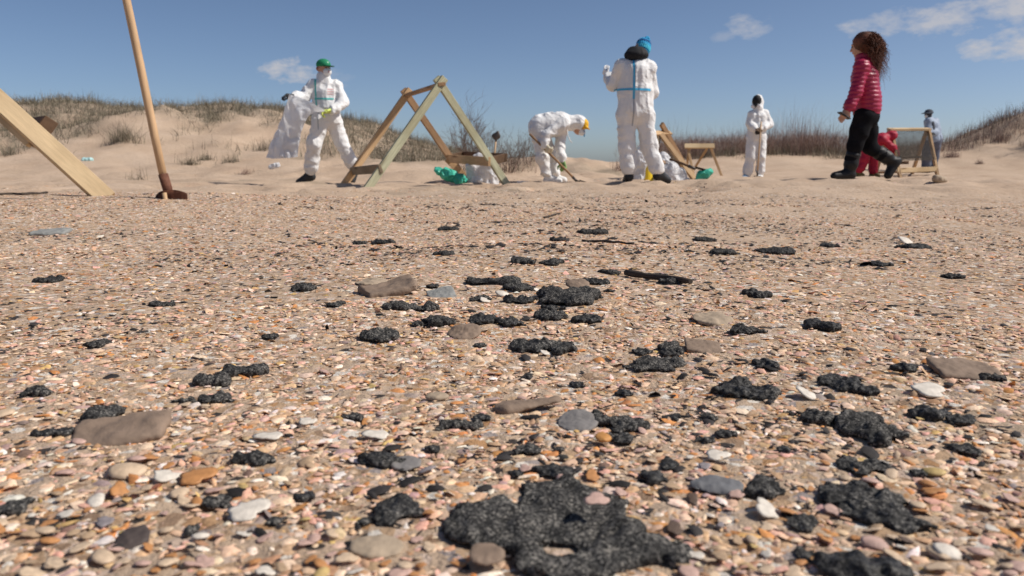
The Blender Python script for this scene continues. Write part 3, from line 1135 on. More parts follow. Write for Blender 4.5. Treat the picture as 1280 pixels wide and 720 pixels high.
def grit(n, r0, r1, size, full, seed, amax=50, tarry=False):
    g_ = np.random.default_rng(seed)
    r = np.sqrt(g_.uniform(r0 ** 2, r1 ** 2, n))
    a = g_.uniform(R(-amax), R(amax), n)
    x, y = r * np.sin(a), r * np.cos(a)
    keep = g_.uniform(0, 1, n) < np.clip(shell_mask(x, y) * 1.1, .02 if r0 < 7 else .3, 1)
    for fx, fy, rx, ry in FOOT:
        if fy < r1 + .3:
            keep &= ((x - fx) / rx) ** 2 + ((y - fy) / ry) ** 2 > 1
    x, y = x[keep], y[keep]
    n = len(x)
    s = size * np.clip(np.exp(g_.normal(0, .5, n)), .35, 2.6)
    c = PAL[g_.choice(len(PAL), n, p=PW)] * g_.uniform(.8, 1.18, (n, 1)) * (1 + g_.normal(0, .03, (n, 3)))
    # tar-black bits come in drifts
    pp = np.stack([x, y, 0 * x], -1)
    drift = noise3(pp * np.array([1.1, 2.0, 1]), 41) + .6 * noise3(pp * 3.7, 42) + .35 * np.exp(-((x - .25 * y * .2) / 1.3) ** 2)
    dark = g_.uniform(0, 1, n) < np.clip((drift - .25) * .38, .012, .38)
    c[dark] = np.array([.03, .026, .024]) * g_.uniform(.6, 1.8, (dark.sum(), 1))
    if tarry:
        dk = np.clip((.55 * noise3(pp * np.array([1.3, 3.4, 1]) + 3.7, 47) + .5 * noise3(pp * np.array([3, 7, 1]), 46) + .75 * np.exp(-((x - .17 * y) / (.26 * y + .2)) ** 2) - .42) * 1.7, 0, 1)
        k2 = g_.uniform(0, 1, n) < dk
        x, y, s, c, n = x[k2], y[k2], s[k2], np.array([.022, .019, .018]) * g_.uniform(.6, 2.2, (k2.sum(), 1)), int(k2.sum())
    else:
        s = np.where(dark, s * 1.15, s)
    yaw = g_.uniform(0, 2 * np.pi, n)
    tl = np.where(g_.uniform(0, 1, n) < .12, .42, .13)
    tx, ty = g_.normal(0, 1, n) * tl, g_.normal(0, 1, n) * tl
    K = 6 if full else 5
    th = np.arange(K) / K * 2 * np.pi
    rr = g_.uniform(.5, 1.25, (n, K))
    ex = g_.uniform(.35, .9, n)
    lx = np.cos(th)[None] * rr
    ly = np.sin(th)[None] * rr * ex[:, None]
    dome = g_.uniform(.0, .11, n)
    if full:
        L_ = np.concatenate([np.stack([0 * lx[:, :1], 0 * lx[:, :1], dome[:, None] + .05], -1),
                             np.stack([lx * .74, ly * .74, np.repeat((dome * .5 + .05)[:, None], K, 1)], -1),
                             np.stack([lx, ly, np.full_like(lx, -.06)], -1)], 1)
        f = [(0, 1 + k, 1 + (k + 1) % K) for k in range(K)]
        for k in range(K):
            b = (k + 1) % K
            f += [(1 + k, 1 + K + k, 1 + K + b), (1 + k, 1 + K + b, 1 + b)]
    else:
        L_ = np.concatenate([np.stack([0 * lx[:, :1], 0 * lx[:, :1], dome[:, None] + .09], -1), np.stack([lx, ly, np.full_like(lx, -.05)], -1)], 1)
        f = [(0, 1 + k, 1 + (k + 1) % K) for k in range(K)]
    L_ = L_ * s[:, None, None]
    # tilt about x, then y, then yaw
    X, Y, Zc = L_[..., 0], L_[..., 1], L_[..., 2]
    c1, s1 = np.cos(tx)[:, None], np.sin(tx)[:, None]
    Y, Zc = Y * c1 - Zc * s1, Y * s1 + Zc * c1
    c1, s1 = np.cos(ty)[:, None], np.sin(ty)[:, None]
    X, Zc = X * c1 + Zc * s1, -X * s1 + Zc * c1
    c1, s1 = np.cos(yaw)[:, None], np.sin(yaw)[:, None]
    X, Y = X * c1 - Y * s1, X * s1 + Y * c1
    z0 = zfun(x, y) + s * g_.uniform(-.10, .07, n) - (.002 if not tarry else -.0012)
    W = np.stack([X + x[:, None], Y + y[:, None], Zc + z0[:, None]], -1)
    nv = L_.shape[1]
    Fc = (np.arange(n)[:, None, None] * nv + np.array(f)[None]).reshape(-1, 3)
    return W.reshape(-1, 3), Fc, np.repeat(c, nv, 0)


VV, FF, CC = [], [], []
base = 0
for args in [(16500, .28, 1.0, .0049, True, 1, 62), (18000, 1.0, 1.7, .0050, True, 2, 58), (26000, 1.7, 3.0, .0058, False, 3, 50), (44000, 2.8, 5.0, .0062, False, 4, 47),
             (46000, 4.8, 8.6, .0072, False, 5, 44), (22000, .28, 1.7, .0030, False, 6, 60), (9000, 7.6, 15, .012, False, 7, 42)]:
    v, f, c = grit(*args)
    VV.append(v)
    FF.append(f + base)
    CC.append(c)
    base += len(v)
VV, FF, CC = np.concatenate(VV), np.concatenate(FF), np.concatenate(CC)
me = mesh_np('shell_grit', VV, FF, smooth=False)
set_col(me, CC)
tv, tf, tcl, base = [], [], [], 0
for args in [(6000, .5, 3.0, .0055, True, 21, 50, True), (17000, 2.4, 9.5, .012, False, 22, 44, True), (6000, 8.0, 15, .016, False, 23, 42, True)]:
    v, f, c = grit(*args)
    tv.append(v)
    tf.append(f + base)
    tcl.append(c)
    base += len(v)
v, f, c = np.concatenate(tv), np.concatenate(tf), np.concatenate(tcl)
me_t = mesh_np('tar_grit', v, f, smooth=False)
set_col(me_t, c)
M_GRIT = attr_mat('shell_grit', .7, .0006, 260)
o = link('shell_grit', me, M_GRIT)
tag(o, 'coarse bed of broken shell flakes covering the foreground beach', 'shell grit', kind='stuff')
tag(link('tar_grit', me_t, attr_mat('tar_grit', .75, .0006, 260)), 'countless tiny black tar specks drifted over the shell bed', 'tar grit', kind='stuff')

# ================================================================== PROPS
M_WOOD_PALE = mat('wood_pale_pine', (.62, .46, .27), .7, .10, 6, .0012, 30, stretch=(9, 9, .9), knots=True)
M_WOOD_ORANGE = mat('wood_orange_pine', (.56, .37, .20), .75, .2, 6, .0012, 30, stretch=(9, 9, .9), knots=True)
M_WOOD_GREEN = mat('wood_treated_green', (.44, .43, .29), .75, .2, 6, .0012, 30, stretch=(9, 9, .9), knots=True)
M_WOOD_BROWN = mat('wood_weathered_brown', (.36, .22, .12), .8, .22, 6, .0012, 30, stretch=(9, 9, .9), knots=True)
M_WOOD_GREY = mat('wood_weathered_grey', (.27, .21, .14), .8, .18, 6, .0012, 30, stretch=(9, 9, .9), knots=True)
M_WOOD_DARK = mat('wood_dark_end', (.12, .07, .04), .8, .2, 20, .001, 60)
M_HANDLE = mat('wood_handle', (.55, .36, .20), .55, .16, 5, .0006, 40, stretch=(6, 6, .8))
M_RUST = mat('rusty_steel', (.10, .038, .022), .75, .35, 30, .0008, 120, col2=(.20, .085, .05))
M_STEEL = mat('dull_steel', (.10, .085, .075), .5, .25, 30, 0, 120, metal=.6)
M_SCREW = mat('screw_steel', (.25, .24, .22), .4, .1, 30, metal=.9)
M_WHITE = mat('white_coverall', (.78, .77, .755), .6, .03, 3.5, trans=.1, crumple=.014, col2=(.85, .85, .85))
M_BAG = mat('white_plastic_sack', (.80, .80, .81), .45, .05, 9, trans=.3, crumple=.03)
M_FILM = mat('clear_white_film', (.82, .83, .85), .35, .06, 9, trans=.5, crumple=.02)
M_GREENBAG = mat('green_plastic_sack', (.08, .55, .40), .35, .2, 12, trans=.2, crumple=.035)
M_TEAL = mat('teal_plastic', (.45, .68, .66), .4, .15, 30, .001, 60)
M_NET = None


def net_material():
    m = bpy.data.materials.new('wire_mesh')
    m.use_nodes = True
    b = m.node_tree.nodes['Principled BSDF']
    n = m.node_tree.nodes.new('ShaderNodeTexNoise')
    n.inputs['Scale'].default_value = 40
    cr = m.node_tree.nodes.new('ShaderNodeValToRGB')
    cr.color_ramp.elements[0].color = (.035, .03, .024, 1)
    cr.color_ramp.elements[1].color = (.07, .06, .05, 1)
    m.node_tree.links.new(n.outputs[0], cr.inputs[0])
    m.node_tree.links.new(cr.outputs[0], b.inputs['Base Color'])
    b.inputs['Roughness'].default_value = .8
    b.inputs['Specular IOR Level'].default_value = .1
    return m


M_NET = net_material()


def gp_(x, y, dz=0.):
    return Vector((x, y, Z(x, y) + dz))


def a_frame(root_pt, F, apex_h, mats, label, leg=(.09, .042), bars=(), cross=.06, top=None, group=None):
    """two crossed-leg trestles F = [near left, near right, far left, far right] feet (world xy); bars = extra rails"""
    root = empty('sieve_frame', root_pt, label, 'sieve frame', group)
    o = root.location
    P = [gp_(x, y, -.03) - o for x, y in F]
    for k, (a, b) in enumerate(((0, 1), (2, 3))):
        ap = (P[a] + P[b]) / 2
        ap.z = apex_h + (Z(*F[a]) + Z(*F[b])) / 2 - o.z
        nrm = (P[b] - P[a]).cross(Vector((0, 0, 1))).normalized()
        for j, (foot, mm) in enumerate(((P[a], mats[2 * k]), (P[b], mats[2 * k + 1]))):
            d = (ap - foot).normalized()
            off = nrm * (.0215 if j == 0 else -.0215) * (leg[1] / .042)
            bm_ = beam_between('leg', foot + off, ap + d * cross + off, leg[0], leg[1], mm, root, face=nrm)
            for q in (-1, 1):
                sc = link('screw', SCREW, M_SCREW, root)
                sc.location = ap + off - d * .03 * q + nrm * .022 * (1 if j == 0 else -1) - Vector((0, 0, .03))
                sc.rotation_euler = nrm.to_track_quat('Z', 'Y').to_euler()
        if k == 0:
            apn = ap
        else:
            apf = ap
    if top:
        beam_between('ridge_bar', apn + Vector((0, 0, top[1])), apf + Vector((0, 0, top[1])), top[2], top[3], top[0], root, face=(0, -.3, 1), ext=.06)
    return root, P, apn, apf


bm = bmesh.new()
bmesh.ops.create_cone(bm, cap_ends=True, segments=8, radius1=.006, radius2=.005, depth=.006)
SCREW = bpy.data.meshes.new('screw')
bm.to_mesh(SCREW)
bm.free()

# ---- the tall trestle with treated green legs
F1 = [tuple(W(456, 236, 8.85)[:2]), tuple(W(638, 230, 9.95)[:2]), tuple(W(427, 231, 10.4)[:2]), tuple(W(587, 226, 11.4)[:2])]
fr, P, apn, apf = a_frame(gp_(-1.1, 10.1), F1, 1.185, [M_WOOD_GREEN, M_WOOD_GREEN, M_WOOD_ORANGE, M_WOOD_BROWN],
                          'tall wooden sieve trestle with green-tinted front legs and brown tray', bars=1, cross=.07, top=(M_WOOD_BROWN, -.02, .09, .04))
def on_leg(foot, ap, t):
    return foot + (ap - foot) * t
a, b = on_leg(P[2], apf, .17), on_leg(P[0], apn, .20)
beam_between('lower_rail', a + Vector((0, -.03, 0)), b + Vector((0, -.03, 0)), .10, .035, M_WOOD_GREY, fr, face=(.3, -1, 0), ext=.03)
a, b = on_leg(P[3], apf, .30), on_leg(P[1], apn, .27)
ta, tb = a + Vector((-.05, 0, .0)), b + Vector((-.05, 0, .0))
beam_between('tray_rail', ta, tb, .11, .035, M_WOOD_ORANGE, fr, face=(-.6, -1, 0), ext=.03)
side = Vector((.2, .22, .05))
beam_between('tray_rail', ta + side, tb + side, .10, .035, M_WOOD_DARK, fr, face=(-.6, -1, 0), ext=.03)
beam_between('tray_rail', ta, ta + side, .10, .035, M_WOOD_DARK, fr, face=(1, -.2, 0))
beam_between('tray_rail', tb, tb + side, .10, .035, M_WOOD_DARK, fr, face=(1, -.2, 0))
beam_between('prop_leg', on_leg(P[3], apf, .30) + Vector((-.06, -.05, 0)), P[3] + Vector((.05, -.12, 0)), .09, .04, M_WOOD_ORANGE, fr, face=(.3, -1, 0))


def wire_net(a, b, c, d, nx, ny, r, parent, nm='mesh_net', sag=.03):
    """woven wires between the four corners a-b (bottom), d-c (top): real crossing strips, one panel of netting"""
    V, F = [], []
    def pt(u, v):
        p = (a * (1 - u) + b * u) * (1 - v) + (d * (1 - u) + c * u) * v
        return p - nrm * sag * math.sin(math.pi * u) * math.sin(math.pi * v)
    nrm = (b - a).cross(d - a).normalized()
    def wire(ps, w):
        i0 = len(V)
        for p in ps:
            V.extend([p - w + nrm * r, p + w + nrm * r, p - nrm * r])
        for k in range(len(ps) - 1):
            q = i0 + 3 * k
            for s in range(3):
                F.append((q + s, q + (s + 1) % 3, q + 3 + (s + 1) % 3, q + 3 + s))
    for k in range(nx + 1):
        wire([pt(k / nx, j / 6) for j in range(7)], (b - a).normalized() * r)
    for k in range(ny + 1):
        wire([pt(j / 6, k / ny) for j in range(7)], (d - a).normalized() * r)
    me_ = bpy.data.meshes.new(nm)
    me_.from_pydata([tuple(v) for v in V], [], F)
    me_.update()
    o_ = link(nm, me_, M_NET, parent)
    o_['kind'] = 'stuff'
    return o_


# ---- the cropped pale trestle on the near rise
F2 = [(-3.95, 5.15), (-2.50, 5.0), (-4.0, 6.3), (-2.95, 6.25)]
lf = empty('sieve_frame', gp_(-3.2, 5.5), 'pale new pine sieve trestle standing beside the stuck shovel', 'sieve frame')
o_ = lf.location
foot = gp_(-2.515, 5.0, -.03) - o_
apx = Vector((-3.82 - o_.x, 5.12 - o_.y, 1.27 - o_.z))
d = (apx - foot).normalized()
beam_between('leg', foot, apx + d * .1, .115, .055, M_WOOD_PALE, lf, face=(.42, -.8, .45))
foot2 = gp_(-4.9, 5.2, -.03) - o_
beam_between('leg', foot2, apx + Vector((0, .06, .06)), .115, .05, M_WOOD_PALE, lf, face=(0, -1, 0))
apb = apx + Vector((-1.5, 1.1, 0))
beam_between('leg', gp_(-6.2, 6.3, -.03) - o_, apb, .115, .05, M_WOOD_PALE, lf, face=(0, -1, 0))
footb = gp_(-4.75, 6.2, -.03) - o_
beam_between('leg', footb, apb + Vector((0, .05, .05)), .115, .05, M_WOOD_PALE, lf, face=(0, -1, 0))
beam_between('ridge_bar', apx + Vector((0, 0, .03)), apb + Vector((0, 0, .03)), .1, .04, M_WOOD_ORANGE, lf, face=(0, -.3, 1), ext=.06)
# short packing board screwed under the leg, cut end seen from below
m1, m2 = foot + (apx - foot) * .325, foot + (apx - foot) * .52
dn = Vector((-d.z, 0, d.x)).normalized()
if dn.z > 0:
    dn = -dn
packing = beam_between('packing_board', m1 + dn * .075, m2 + dn * .075, .036, .06, M_WOOD_PALE, lf, face=(.25, -1, .12))
beam_between('packing_board', m1 + dn * .055 + d * .015 , m1 + dn * .055 - d * .03, .03, .045, M_WOOD_BROWN, lf, face=(.25, -1, .12))
beam_between('packing_board', m2 + dn * .082, m2 + dn * .082 + d * .55, .02, .05, M_WOOD_PALE, lf, face=(.25, -1, .12))
# dark tray beam whose end shows behind the leg
mt = foot + (apx - foot) * .335 - dn * .07
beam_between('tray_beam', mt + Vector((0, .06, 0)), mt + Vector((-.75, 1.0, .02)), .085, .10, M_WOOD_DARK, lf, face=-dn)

# ---- shovel stuck in the sand
def shovel_stuck():
    p = gp_(-1.99, 4.6)
    r_ = empty('shovel', p, 'upright wooden-handled shovel with rusty blade stuck in the sand', 'shovel')
    hnd = tube_mesh('handle', [(.012, 0, .07), (-.03, 0, .35), (-.085, 0, .75), (-.14, .01, 1.1), (-.175, .02, 1.32)], [.0215, .0225, .0225, .022, .021], 12)
    link('handle', hnd, M_HANDLE, r_)
    sk = tube_mesh('socket', [(.038, 0, -.02), (.022, -.002, .06), (.004, -.002, .135)], [.024, .027, .027], 12)
    link('socket', sk, M_RUST, r_)
    bm_ = bmesh.new()                                        # dished blade, its shoulders above the sand
    rows = []
    for j in range(9):
        v = j / 8
        zz = .045 - v * .24
        w = .112 * (1 - max(0, v - .55) ** 2 * 3.6)
        row = []
        for k in range(11):
            u = -1 + k / 5
            row.append(bm_.verts.new((.045 + u * w + v * .035, -.03 + .035 * u * u - v * .03, zz - .03 * abs(u) ** 3 * (j == 0) + .012 * u * (j < 2))))
        rows.append(row)
    for j in range(8):
        for k in range(10):
            bm_.faces.new((rows[j][k], rows[j + 1][k], rows[j + 1][k + 1], rows[j][k + 1]))
    bmesh.ops.solidify(bm_, geom=bm_.faces[:], thickness=.004)
    bmesh.ops.recalc_face_normals(bm_, faces=bm_.faces[:])
    me_ = bpy.data.meshes.new('blade')
    bm_.to_mesh(me_)
    bm_.free()
    for q in me_.polygons:
        q.use_smooth = True
    bl_ = link('blade', me_, M_RUST, r_, rot=(0, 0, R(-18)))
    link('blade_rib', tube_mesh('blade_rib', [(.036, -.035, .03), (.05, -.04, -.04), (.06, -.055, -.11)], [.014, .013, .008], 8), M_HANDLE, bl_)
shovel_stuck()

# ---- small trestles in the middle distance
def small_frame(label, feet, apex_h, m_leg, m_bar, netting=True, low=None, group=None, sub=()):
    cx, cy = np.mean([f[0] for f in feet]), np.mean([f[1] for f in feet])
    r_, P_, an, af = a_frame(gp_(cx, cy), feet, apex_h, [m_leg] * 4, label, leg=(.085, .05), cross=.03, top=(m_bar, .02, .10, .05), group=group)
    return r_, P_, an, af

# by the red-suited worker: a trestle with wire netting, seen from its long side
Ft = [tuple(W(1124, 220, 17.1)[:2]), tuple(W(1095, 214, 18.3)[:2]), tuple(W(1171, 217, 17.6)[:2]), tuple(W(1141, 213, 18.7)[:2])]
nf, P_, an, af = small_frame('wooden sieve trestle strung with wire netting beside red-suited worker', Ft, W(1140, 163, 17.8).z - Z(8.7, 17.8), M_WOOD_ORANGE, M_WOOD_PALE)
r1, r2 = on_leg(P_[0], an, .17), on_leg(P_[2], af, .17)
beam_between('lower_rail', r1 + Vector((0, -.04, 0)), r2 + Vector((0, -.04, 0)), .10, .03, M_WOOD_PALE, nf, face=(.2, -1, 0), ext=.04)
beam_between('brace', on_leg(P_[1], an, .1), on_leg(P_[2], af, .12) + Vector((-.1, .1, 0)), .05, .03, M_WOOD_ORANGE, nf)
beam_between('brace', on_leg(P_[3], af, .12), (r1 + r2) / 2, .05, .03, M_WOOD_ORANGE, nf)
wire_net(r1 + Vector((0, .0, .2)), r2 + Vector((0, .0, .2)), af, an, 38, 26, .0042, nf, sag=.05)
beam_between('tray_rail', on_leg(P_[0], an, .42) + Vector((.1, .1, 0)), on_leg(P_[2], af, .42) + Vector((-.2, .1, 0)), .05, .04, M_WOOD_DARK, nf)
beam_between('tray_rail', on_leg(P_[1], an, .3) + Vector((.1, 0, 0)), on_leg(P_[3], af, .3) + Vector((-.2, 0, 0)), .07, .04, M_WOOD_DARK, nf)

# folded low trestle with a plank top before the thicket
Fs = [(4.15, 18.0), (4.75, 18.6), (3.72, 17.6), (3.55, 18.4)]
lt = empty('low_trestle', gp_(4.1, 18.0), 'low open trestle with one pale plank, standing before the reeds', 'trestle')
q0 = lt.location
for (fx, fy), (tx_, tz) in (((3.98, 17.6), (3.88, .66)), ((4.66, 17.8), (4.40, .66)), ((4.02, 18.4), (4.32, .64)), ((3.95, 18.4), (3.92, .64))):
    beam_between('leg', gp_(fx, fy, -.03) - q0, Vector((tx_ - q0.x, 17.95 - q0.y, tz - q0.z + Z(fx, fy))), .05, .035, M_WOOD_ORANGE, lt)
beam_between('plank', Vector((3.80 - q0.x, 17.9 - q0.y, .68)), Vector((4.46 - q0.x, 17.9 - q0.y, .68)), .11, .04, M_WOOD_PALE, lt, face=(0, -1, .6))

# leaning trestle behind the worker in the blue beanie
bf = empty('sieve_frame', gp_(2.75, 12.8), 'leaning weathered sieve trestle behind worker in blue beanie', 'sieve frame')
q0 = bf.location
def bp(px, py, d_):                     # local point at a pixel and a chosen distance, in the plane of the trestle
    return W(px, py, d_) - q0
beam_between('leg', bp(868, 224, 12.6), bp(826, 168, 13.0), .08, .05, M_WOOD_ORANGE, bf, face=(.3, -1, .3))
beam_between('leg', bp(855, 206, 13.6), bp(833, 166, 13.2), .08, .05, M_WOOD_BROWN, bf, face=(.3, -1, .3), ext=.2)
beam_between('leg', bp(806, 226, 12.7), bp(824, 168, 13.0), .08, .05, M_WOOD_GREY, bf, face=(.3, -1, .3))
beam_between('ridge_bar', bp(818, 167, 12.9), bp(836, 166, 13.3), .10, .04, M_WOOD_ORANGE, bf, face=(0, -1, .8), ext=.04)
beam_between('tray_rail', bp(826, 204, 12.6), bp(858, 206, 12.9), .09, .05, M_WOOD_BROWN, bf, face=(0, -1, .3))
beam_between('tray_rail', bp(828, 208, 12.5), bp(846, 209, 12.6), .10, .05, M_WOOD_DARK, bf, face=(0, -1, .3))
beam_between('lower_rail', bp(790, 212, 12.6), bp(812, 212, 12.7), .05, .035, M_WOOD_ORANGE, bf)


# ---- sacks
def sack(name, loc, prims, m, label, vox=.016, fold=.016, f=9, cat='sack', seed=1):
    bl = Blob(vox, k=.05)
    for q in prims:
        bl.chain(*q) if isinstance(q[0], list) else bl.ell(*q)
    def disp(V, nn):
        w = V + .05 * np.stack([noise3(V * 5 + 3, seed), noise3(V * 5 + 7, seed), noise3(V * 5 + 11, seed)], -1)
        n = 1 - np.abs(noise3(w * np.array([f * 1.6, f * 1.6, f * .7]), seed + 1)) * 2
        return fold * n + fold * .4 * noise3(V * f * 3, seed + 2)
    ob = link(name, bl.mesh(name, disp), m, loc=loc)
    tag(ob, label, cat)
    return ob


p = at(602, 231)
sack('plastic_sack', gp_(-.40, 10.5), [([(-.09, 0, .02), (-.07, 0, .18), (-.03, 0, .28), (.05, .02, .33)], [.12, .12, .09, .05], ((0, 1, 0), .8)),
                                 ([(.10, 0, .02), (.09, 0, .2), (.07, .02, .34)], [.11, .10, .04])], M_BAG, 'white plastic sack standing under the brown tray of tall trestle', fold=.02)
gb = sack('plastic_sack', gp_(-.68, 10.35), [([(-.28, .0, .18), (-.14, .0, .13), (.02, 0, .06), (.07, 0, .04)], [.035, .065, .06, .03])], M_GREENBAG,
          'green plastic sack lying on the sand under tall trestle', vox=.011, fold=.016, f=17)
sack('plastic_bag', gp_(-.48, 10.3), [([(0, 0, .05), (.07, .02, .05)], [.045, .035])], M_FILM, 'crumpled clear plastic bag beside the green sack', vox=.009, fold=.008, f=18, cat='bag')
sack('plastic_sack', gp_(2.52, 12.4), [([(-.1, 0, .03), (-.08, 0, .16), (-.06, 0, .22)], [.15, .12, .05]), ([(.08, 0, .0), (.06, 0, .12)], [.12, .08])], M_BAG,
     'white sack slumped at the foot of the leaning trestle', fold=.02, seed=4)
sack('plastic_sack', gp_(2.42, 12.75), [([(-.03, 0, .0), (-.03, 0, .30)], [.10, .11]), ([(-.03, 0, .30), (-.03, 0, .36)], [.11, .06])], M_BAG,
     'upright round-topped white sack behind the leaning trestle tray', fold=.012, seed=5)
sack('plastic_sack', gp_(2.93, 12.3), [([(-.07, 0, .06), (.06, 0, .13)], [.06, .06]), ([(-.05, 0, .12), (.08, 0, .16)], [.05, .03])], M_GREENBAG,
     'small crumpled green sack at the end of a shovel handle', vox=.011, fold=.012, f=14, seed=6)
sack('cloth_scrap', gp_(3.0, 12.25), [([(-.09, 0, .01), (.10, 0, .015)], [.03, .025], ((0, 1, 0), 2))], mat('red_brown_cloth', (.30, .10, .06), .85, .2, 20),
     'red-brown cloth scrap under the small green sack', vox=.01, fold=.006, f=14, cat='cloth', seed=6)
sack('plastic_sack', gp_(1.98, 12.5), [([(-.03, 0, .02), (0, 0, .3), (.02, 0, .50)], [.13, .11, .05], ((0, 1, 0), .7))], M_BAG,
     'tall white sack seen between the legs of worker in blue beanie', fold=.02, seed=8)
sack('plastic_litter', at(110, 202), [([(-.07, 0, .03), (.07, 0, .04)], [.05, .035])], M_TEAL, 'teal and white crumpled litter lying on the lower dune slope', vox=.01, fold=.01, f=18, cat='litter', seed=3)
sack('plastic_litter', at(343, 212), [([(-.06, 0, .05), (.06, 0, .08)], [.045, .04])], M_BAG, 'scrap of white litter behind the walking worker with bag', vox=.01, fold=.012, f=18, cat='litter', seed=5)
sack('plastic_litter', at(654, 229), [([(-.07, 0, .01), (.07, 0, .01)], [.016, .014], ((0, 1, 0), 2))], M_BAG, 'flat white scrap on the sand near the bending worker', vox=.007, fold=.004, f=18, cat='litter', seed=9)


# ---- yellow bucket
def bucket(p):
    r_ = empty('bucket', p, 'yellow tapered bucket upside down behind worker in blue beanie', 'bucket')
    prof = [(.0, .26), (.062, .26), (.068, .25), (.098, .02), (.108, .02), (.108, 0), (.094, 0), (.06, .245), (0, .245)]
    bm_ = bmesh.new()
    n = 20
    rings = [[bm_.verts.new((max(r, .001) * math.cos(2 * math.pi * k / n), max(r, .001) * math.sin(2 * math.pi * k / n), z)) for k in range(n)] for r, z in prof]
    for j in range(len(prof) - 1):
        for k in range(n):
            bm_.faces.new((rings[j][k], rings[j + 1][k], rings[j + 1][(k + 1) % n], rings[j][(k + 1) % n]))
    bmesh.ops.recalc_face_normals(bm_, faces=bm_.faces[:])
    me_ = bpy.data.meshes.new('pail')
    bm_.to_mesh(me_)
    bm_.free()
    link('pail', me_, mat('yellow_plastic', (.80, .56, .03), .4, .06, 8), r_)
    link('bucket_handle', tube_mesh('bucket_handle', [(.105 * math.cos(a), .12 * math.sin(a) - .0, .03 + .0 * a) for a in np.linspace(-.2, math.pi + .2, 14)], .003, 6), M_STEEL, r_)
bucket(gp_(2.09, 12.5))


def shovel(label, a, b, r=.018, m=None, blade=True, bdir=None, bw=.11, bl_len=.22):
    """long tool from a (grip) to b (socket end), world coordinates"""
    a, b = Vector(a), Vector(b)
    root = empty('shovel', (b.x, b.y, Z(b.x, b.y)), label, 'shovel')
    o = root.location
    d = (b - a).normalized()
    mid = (a + b) / 2 + Vector((0, 0, .006))
    link('handle', tube_mesh('handle', [a - o, mid - o, b - o], [r, r, r * .95], 8), m or M_HANDLE, root)
    link('socket', tube_mesh('socket', [b - d * .10 - o, b + d * .02 - o], [r * 1.25, r * 1.05], 8), M_STEEL, root)
    if blade:
        e = Vector(bdir).normalized() if bdir else d
        s = e.cross(Vector((0, 0, 1)))
        s = s.normalized() if s.length > .1 else Vector((1, 0, 0))
        n = s.cross(e)
        bm_ = bmesh.new()
        rows = []
        for j in range(7):
            v = j / 6
            w = bw * (1 - max(0, v - .5) ** 2 * 2.6)
            rows.append([bm_.verts.new(b - o + e * (v * bl_len) + s * (u * w) + n * (.03 * u * u)) for u in (-1, -.5, 0, .5, 1)])
        for j in range(6):
            for k in range(4):
                bm_.faces.new((rows[j][k], rows[j][k + 1], rows[j + 1][k + 1], rows[j + 1][k]))
        bmesh.ops.solidify(bm_, geom=bm_.faces[:], thickness=.004)
        me_ = bpy.data.meshes.new('blade')
        bm_.to_mesh(me_)
        bm_.free()
        for q in me_.polygons:
            q.use_smooth = True
        link('blade', me_, M_STEEL, root)
    return root


# dark shovel lying across the slumped sack, grip up on the leaning trestle
shovel('dark-handled shovel propped across the slumped white sack', q0 + bp(837, 199, 12.45), q0 + bp(868, 210.5, 12.3), .02, M_WOOD_DARK, bdir=(1, 0, -.25), bw=.08, bl_len=.18)
# shovel standing blade-up in the bush
pb = gp_(-.30, 13.6)
sb = empty('shovel', pb, 'shovel stuck handle-down with its blade up by the dry bush', 'shovel')
link('handle', tube_mesh('handle', [(-.02, 0, -.1), (0, 0, .3), (.03, 0, .62)], .014, 8), M_HANDLE, sb)
bl = Blob(.007, .02)
bl.ell((.035, 0, .68), (.075, .02, .06)).cap((.03, 0, .6), (.035, 0, .68), .018).ell((.06, 0, .72), (.03, .018, .05))
link('blade', bl.mesh('blade'), M_STEEL, sb)

# ================================================================== VEGETATION
def blades(n, pos, hgt, lean, wid, cols, seed, seg=3, curve=.5, root_sink=.01):
    """grass blades as curved tapering strips; pos (n,3)"""
    g_ = np.random.default_rng(seed)
    a = g_.uniform(0, 2 * np.pi, n)
    dx, dy = np.cos(a), np.sin(a)
    h = hgt * np.clip(np.exp(g_.normal(0, .35, n)), .35, 2.1)
    ln = np.abs(g_.normal(0, lean, n)) * h
    wa = g_.uniform(0, 2 * np.pi, n)
    wx, wy = np.cos(wa) * wid, np.sin(wa) * wid
    Vs = []
    for j in range(seg + 1):
        v = j / seg
        q = v ** (1 + curve)
        cx = pos[:, 0] + dx * ln * q
        cy = pos[:, 1] + dy * ln * q
        cz = pos[:, 2] - root_sink + h * v * (1 - .25 * v * np.abs(ln / np.maximum(h, 1e-3)))
        w = 1 - v * .9
        Vs.append(np.stack([cx - wx * w, cy - wy * w, cz], -1))
        Vs.append(np.stack([cx + wx * w, cy + wy * w, cz], -1))
    V_ = np.stack(Vs, 1)
    nv = 2 * (seg + 1)
    f = np.array([(2 * j, 2 * j + 1, 2 * j + 3, 2 * j + 2) for j in range(seg)])
    F_ = (np.arange(n)[:, None, None] * nv + f[None]).reshape(-1, 4)
    c = np.array(cols)[g_.integers(0, len(cols), n)] * g_.uniform(.7, 1.25, (n, 1))
    return V_.reshape(-1, 3), F_, np.repeat(c, nv, 0)


M_GRASS = attr_mat('dry_grass', .8, 0, 30, .15)
DRY = [(.26, .215, .16), (.21, .18, .13), (.30, .25, .18), (.16, .15, .105), (.21, .185, .13)]
BRN = [(.30, .195, .16), (.34, .235, .19), (.24, .16, .135), (.38, .28, .225)]


def scatter(n, x0, x1, y0, y1, dens, seed):
    g_ = np.random.default_rng(seed)
    x, y = g_.uniform(x0, x1, n), g_.uniform(y0, y1, n)
    k = g_.uniform(0, 1, n) < dens(x, y)
    x, y = x[k], y[k]
    return np.stack([x, y, zfun(x, y)], -1)


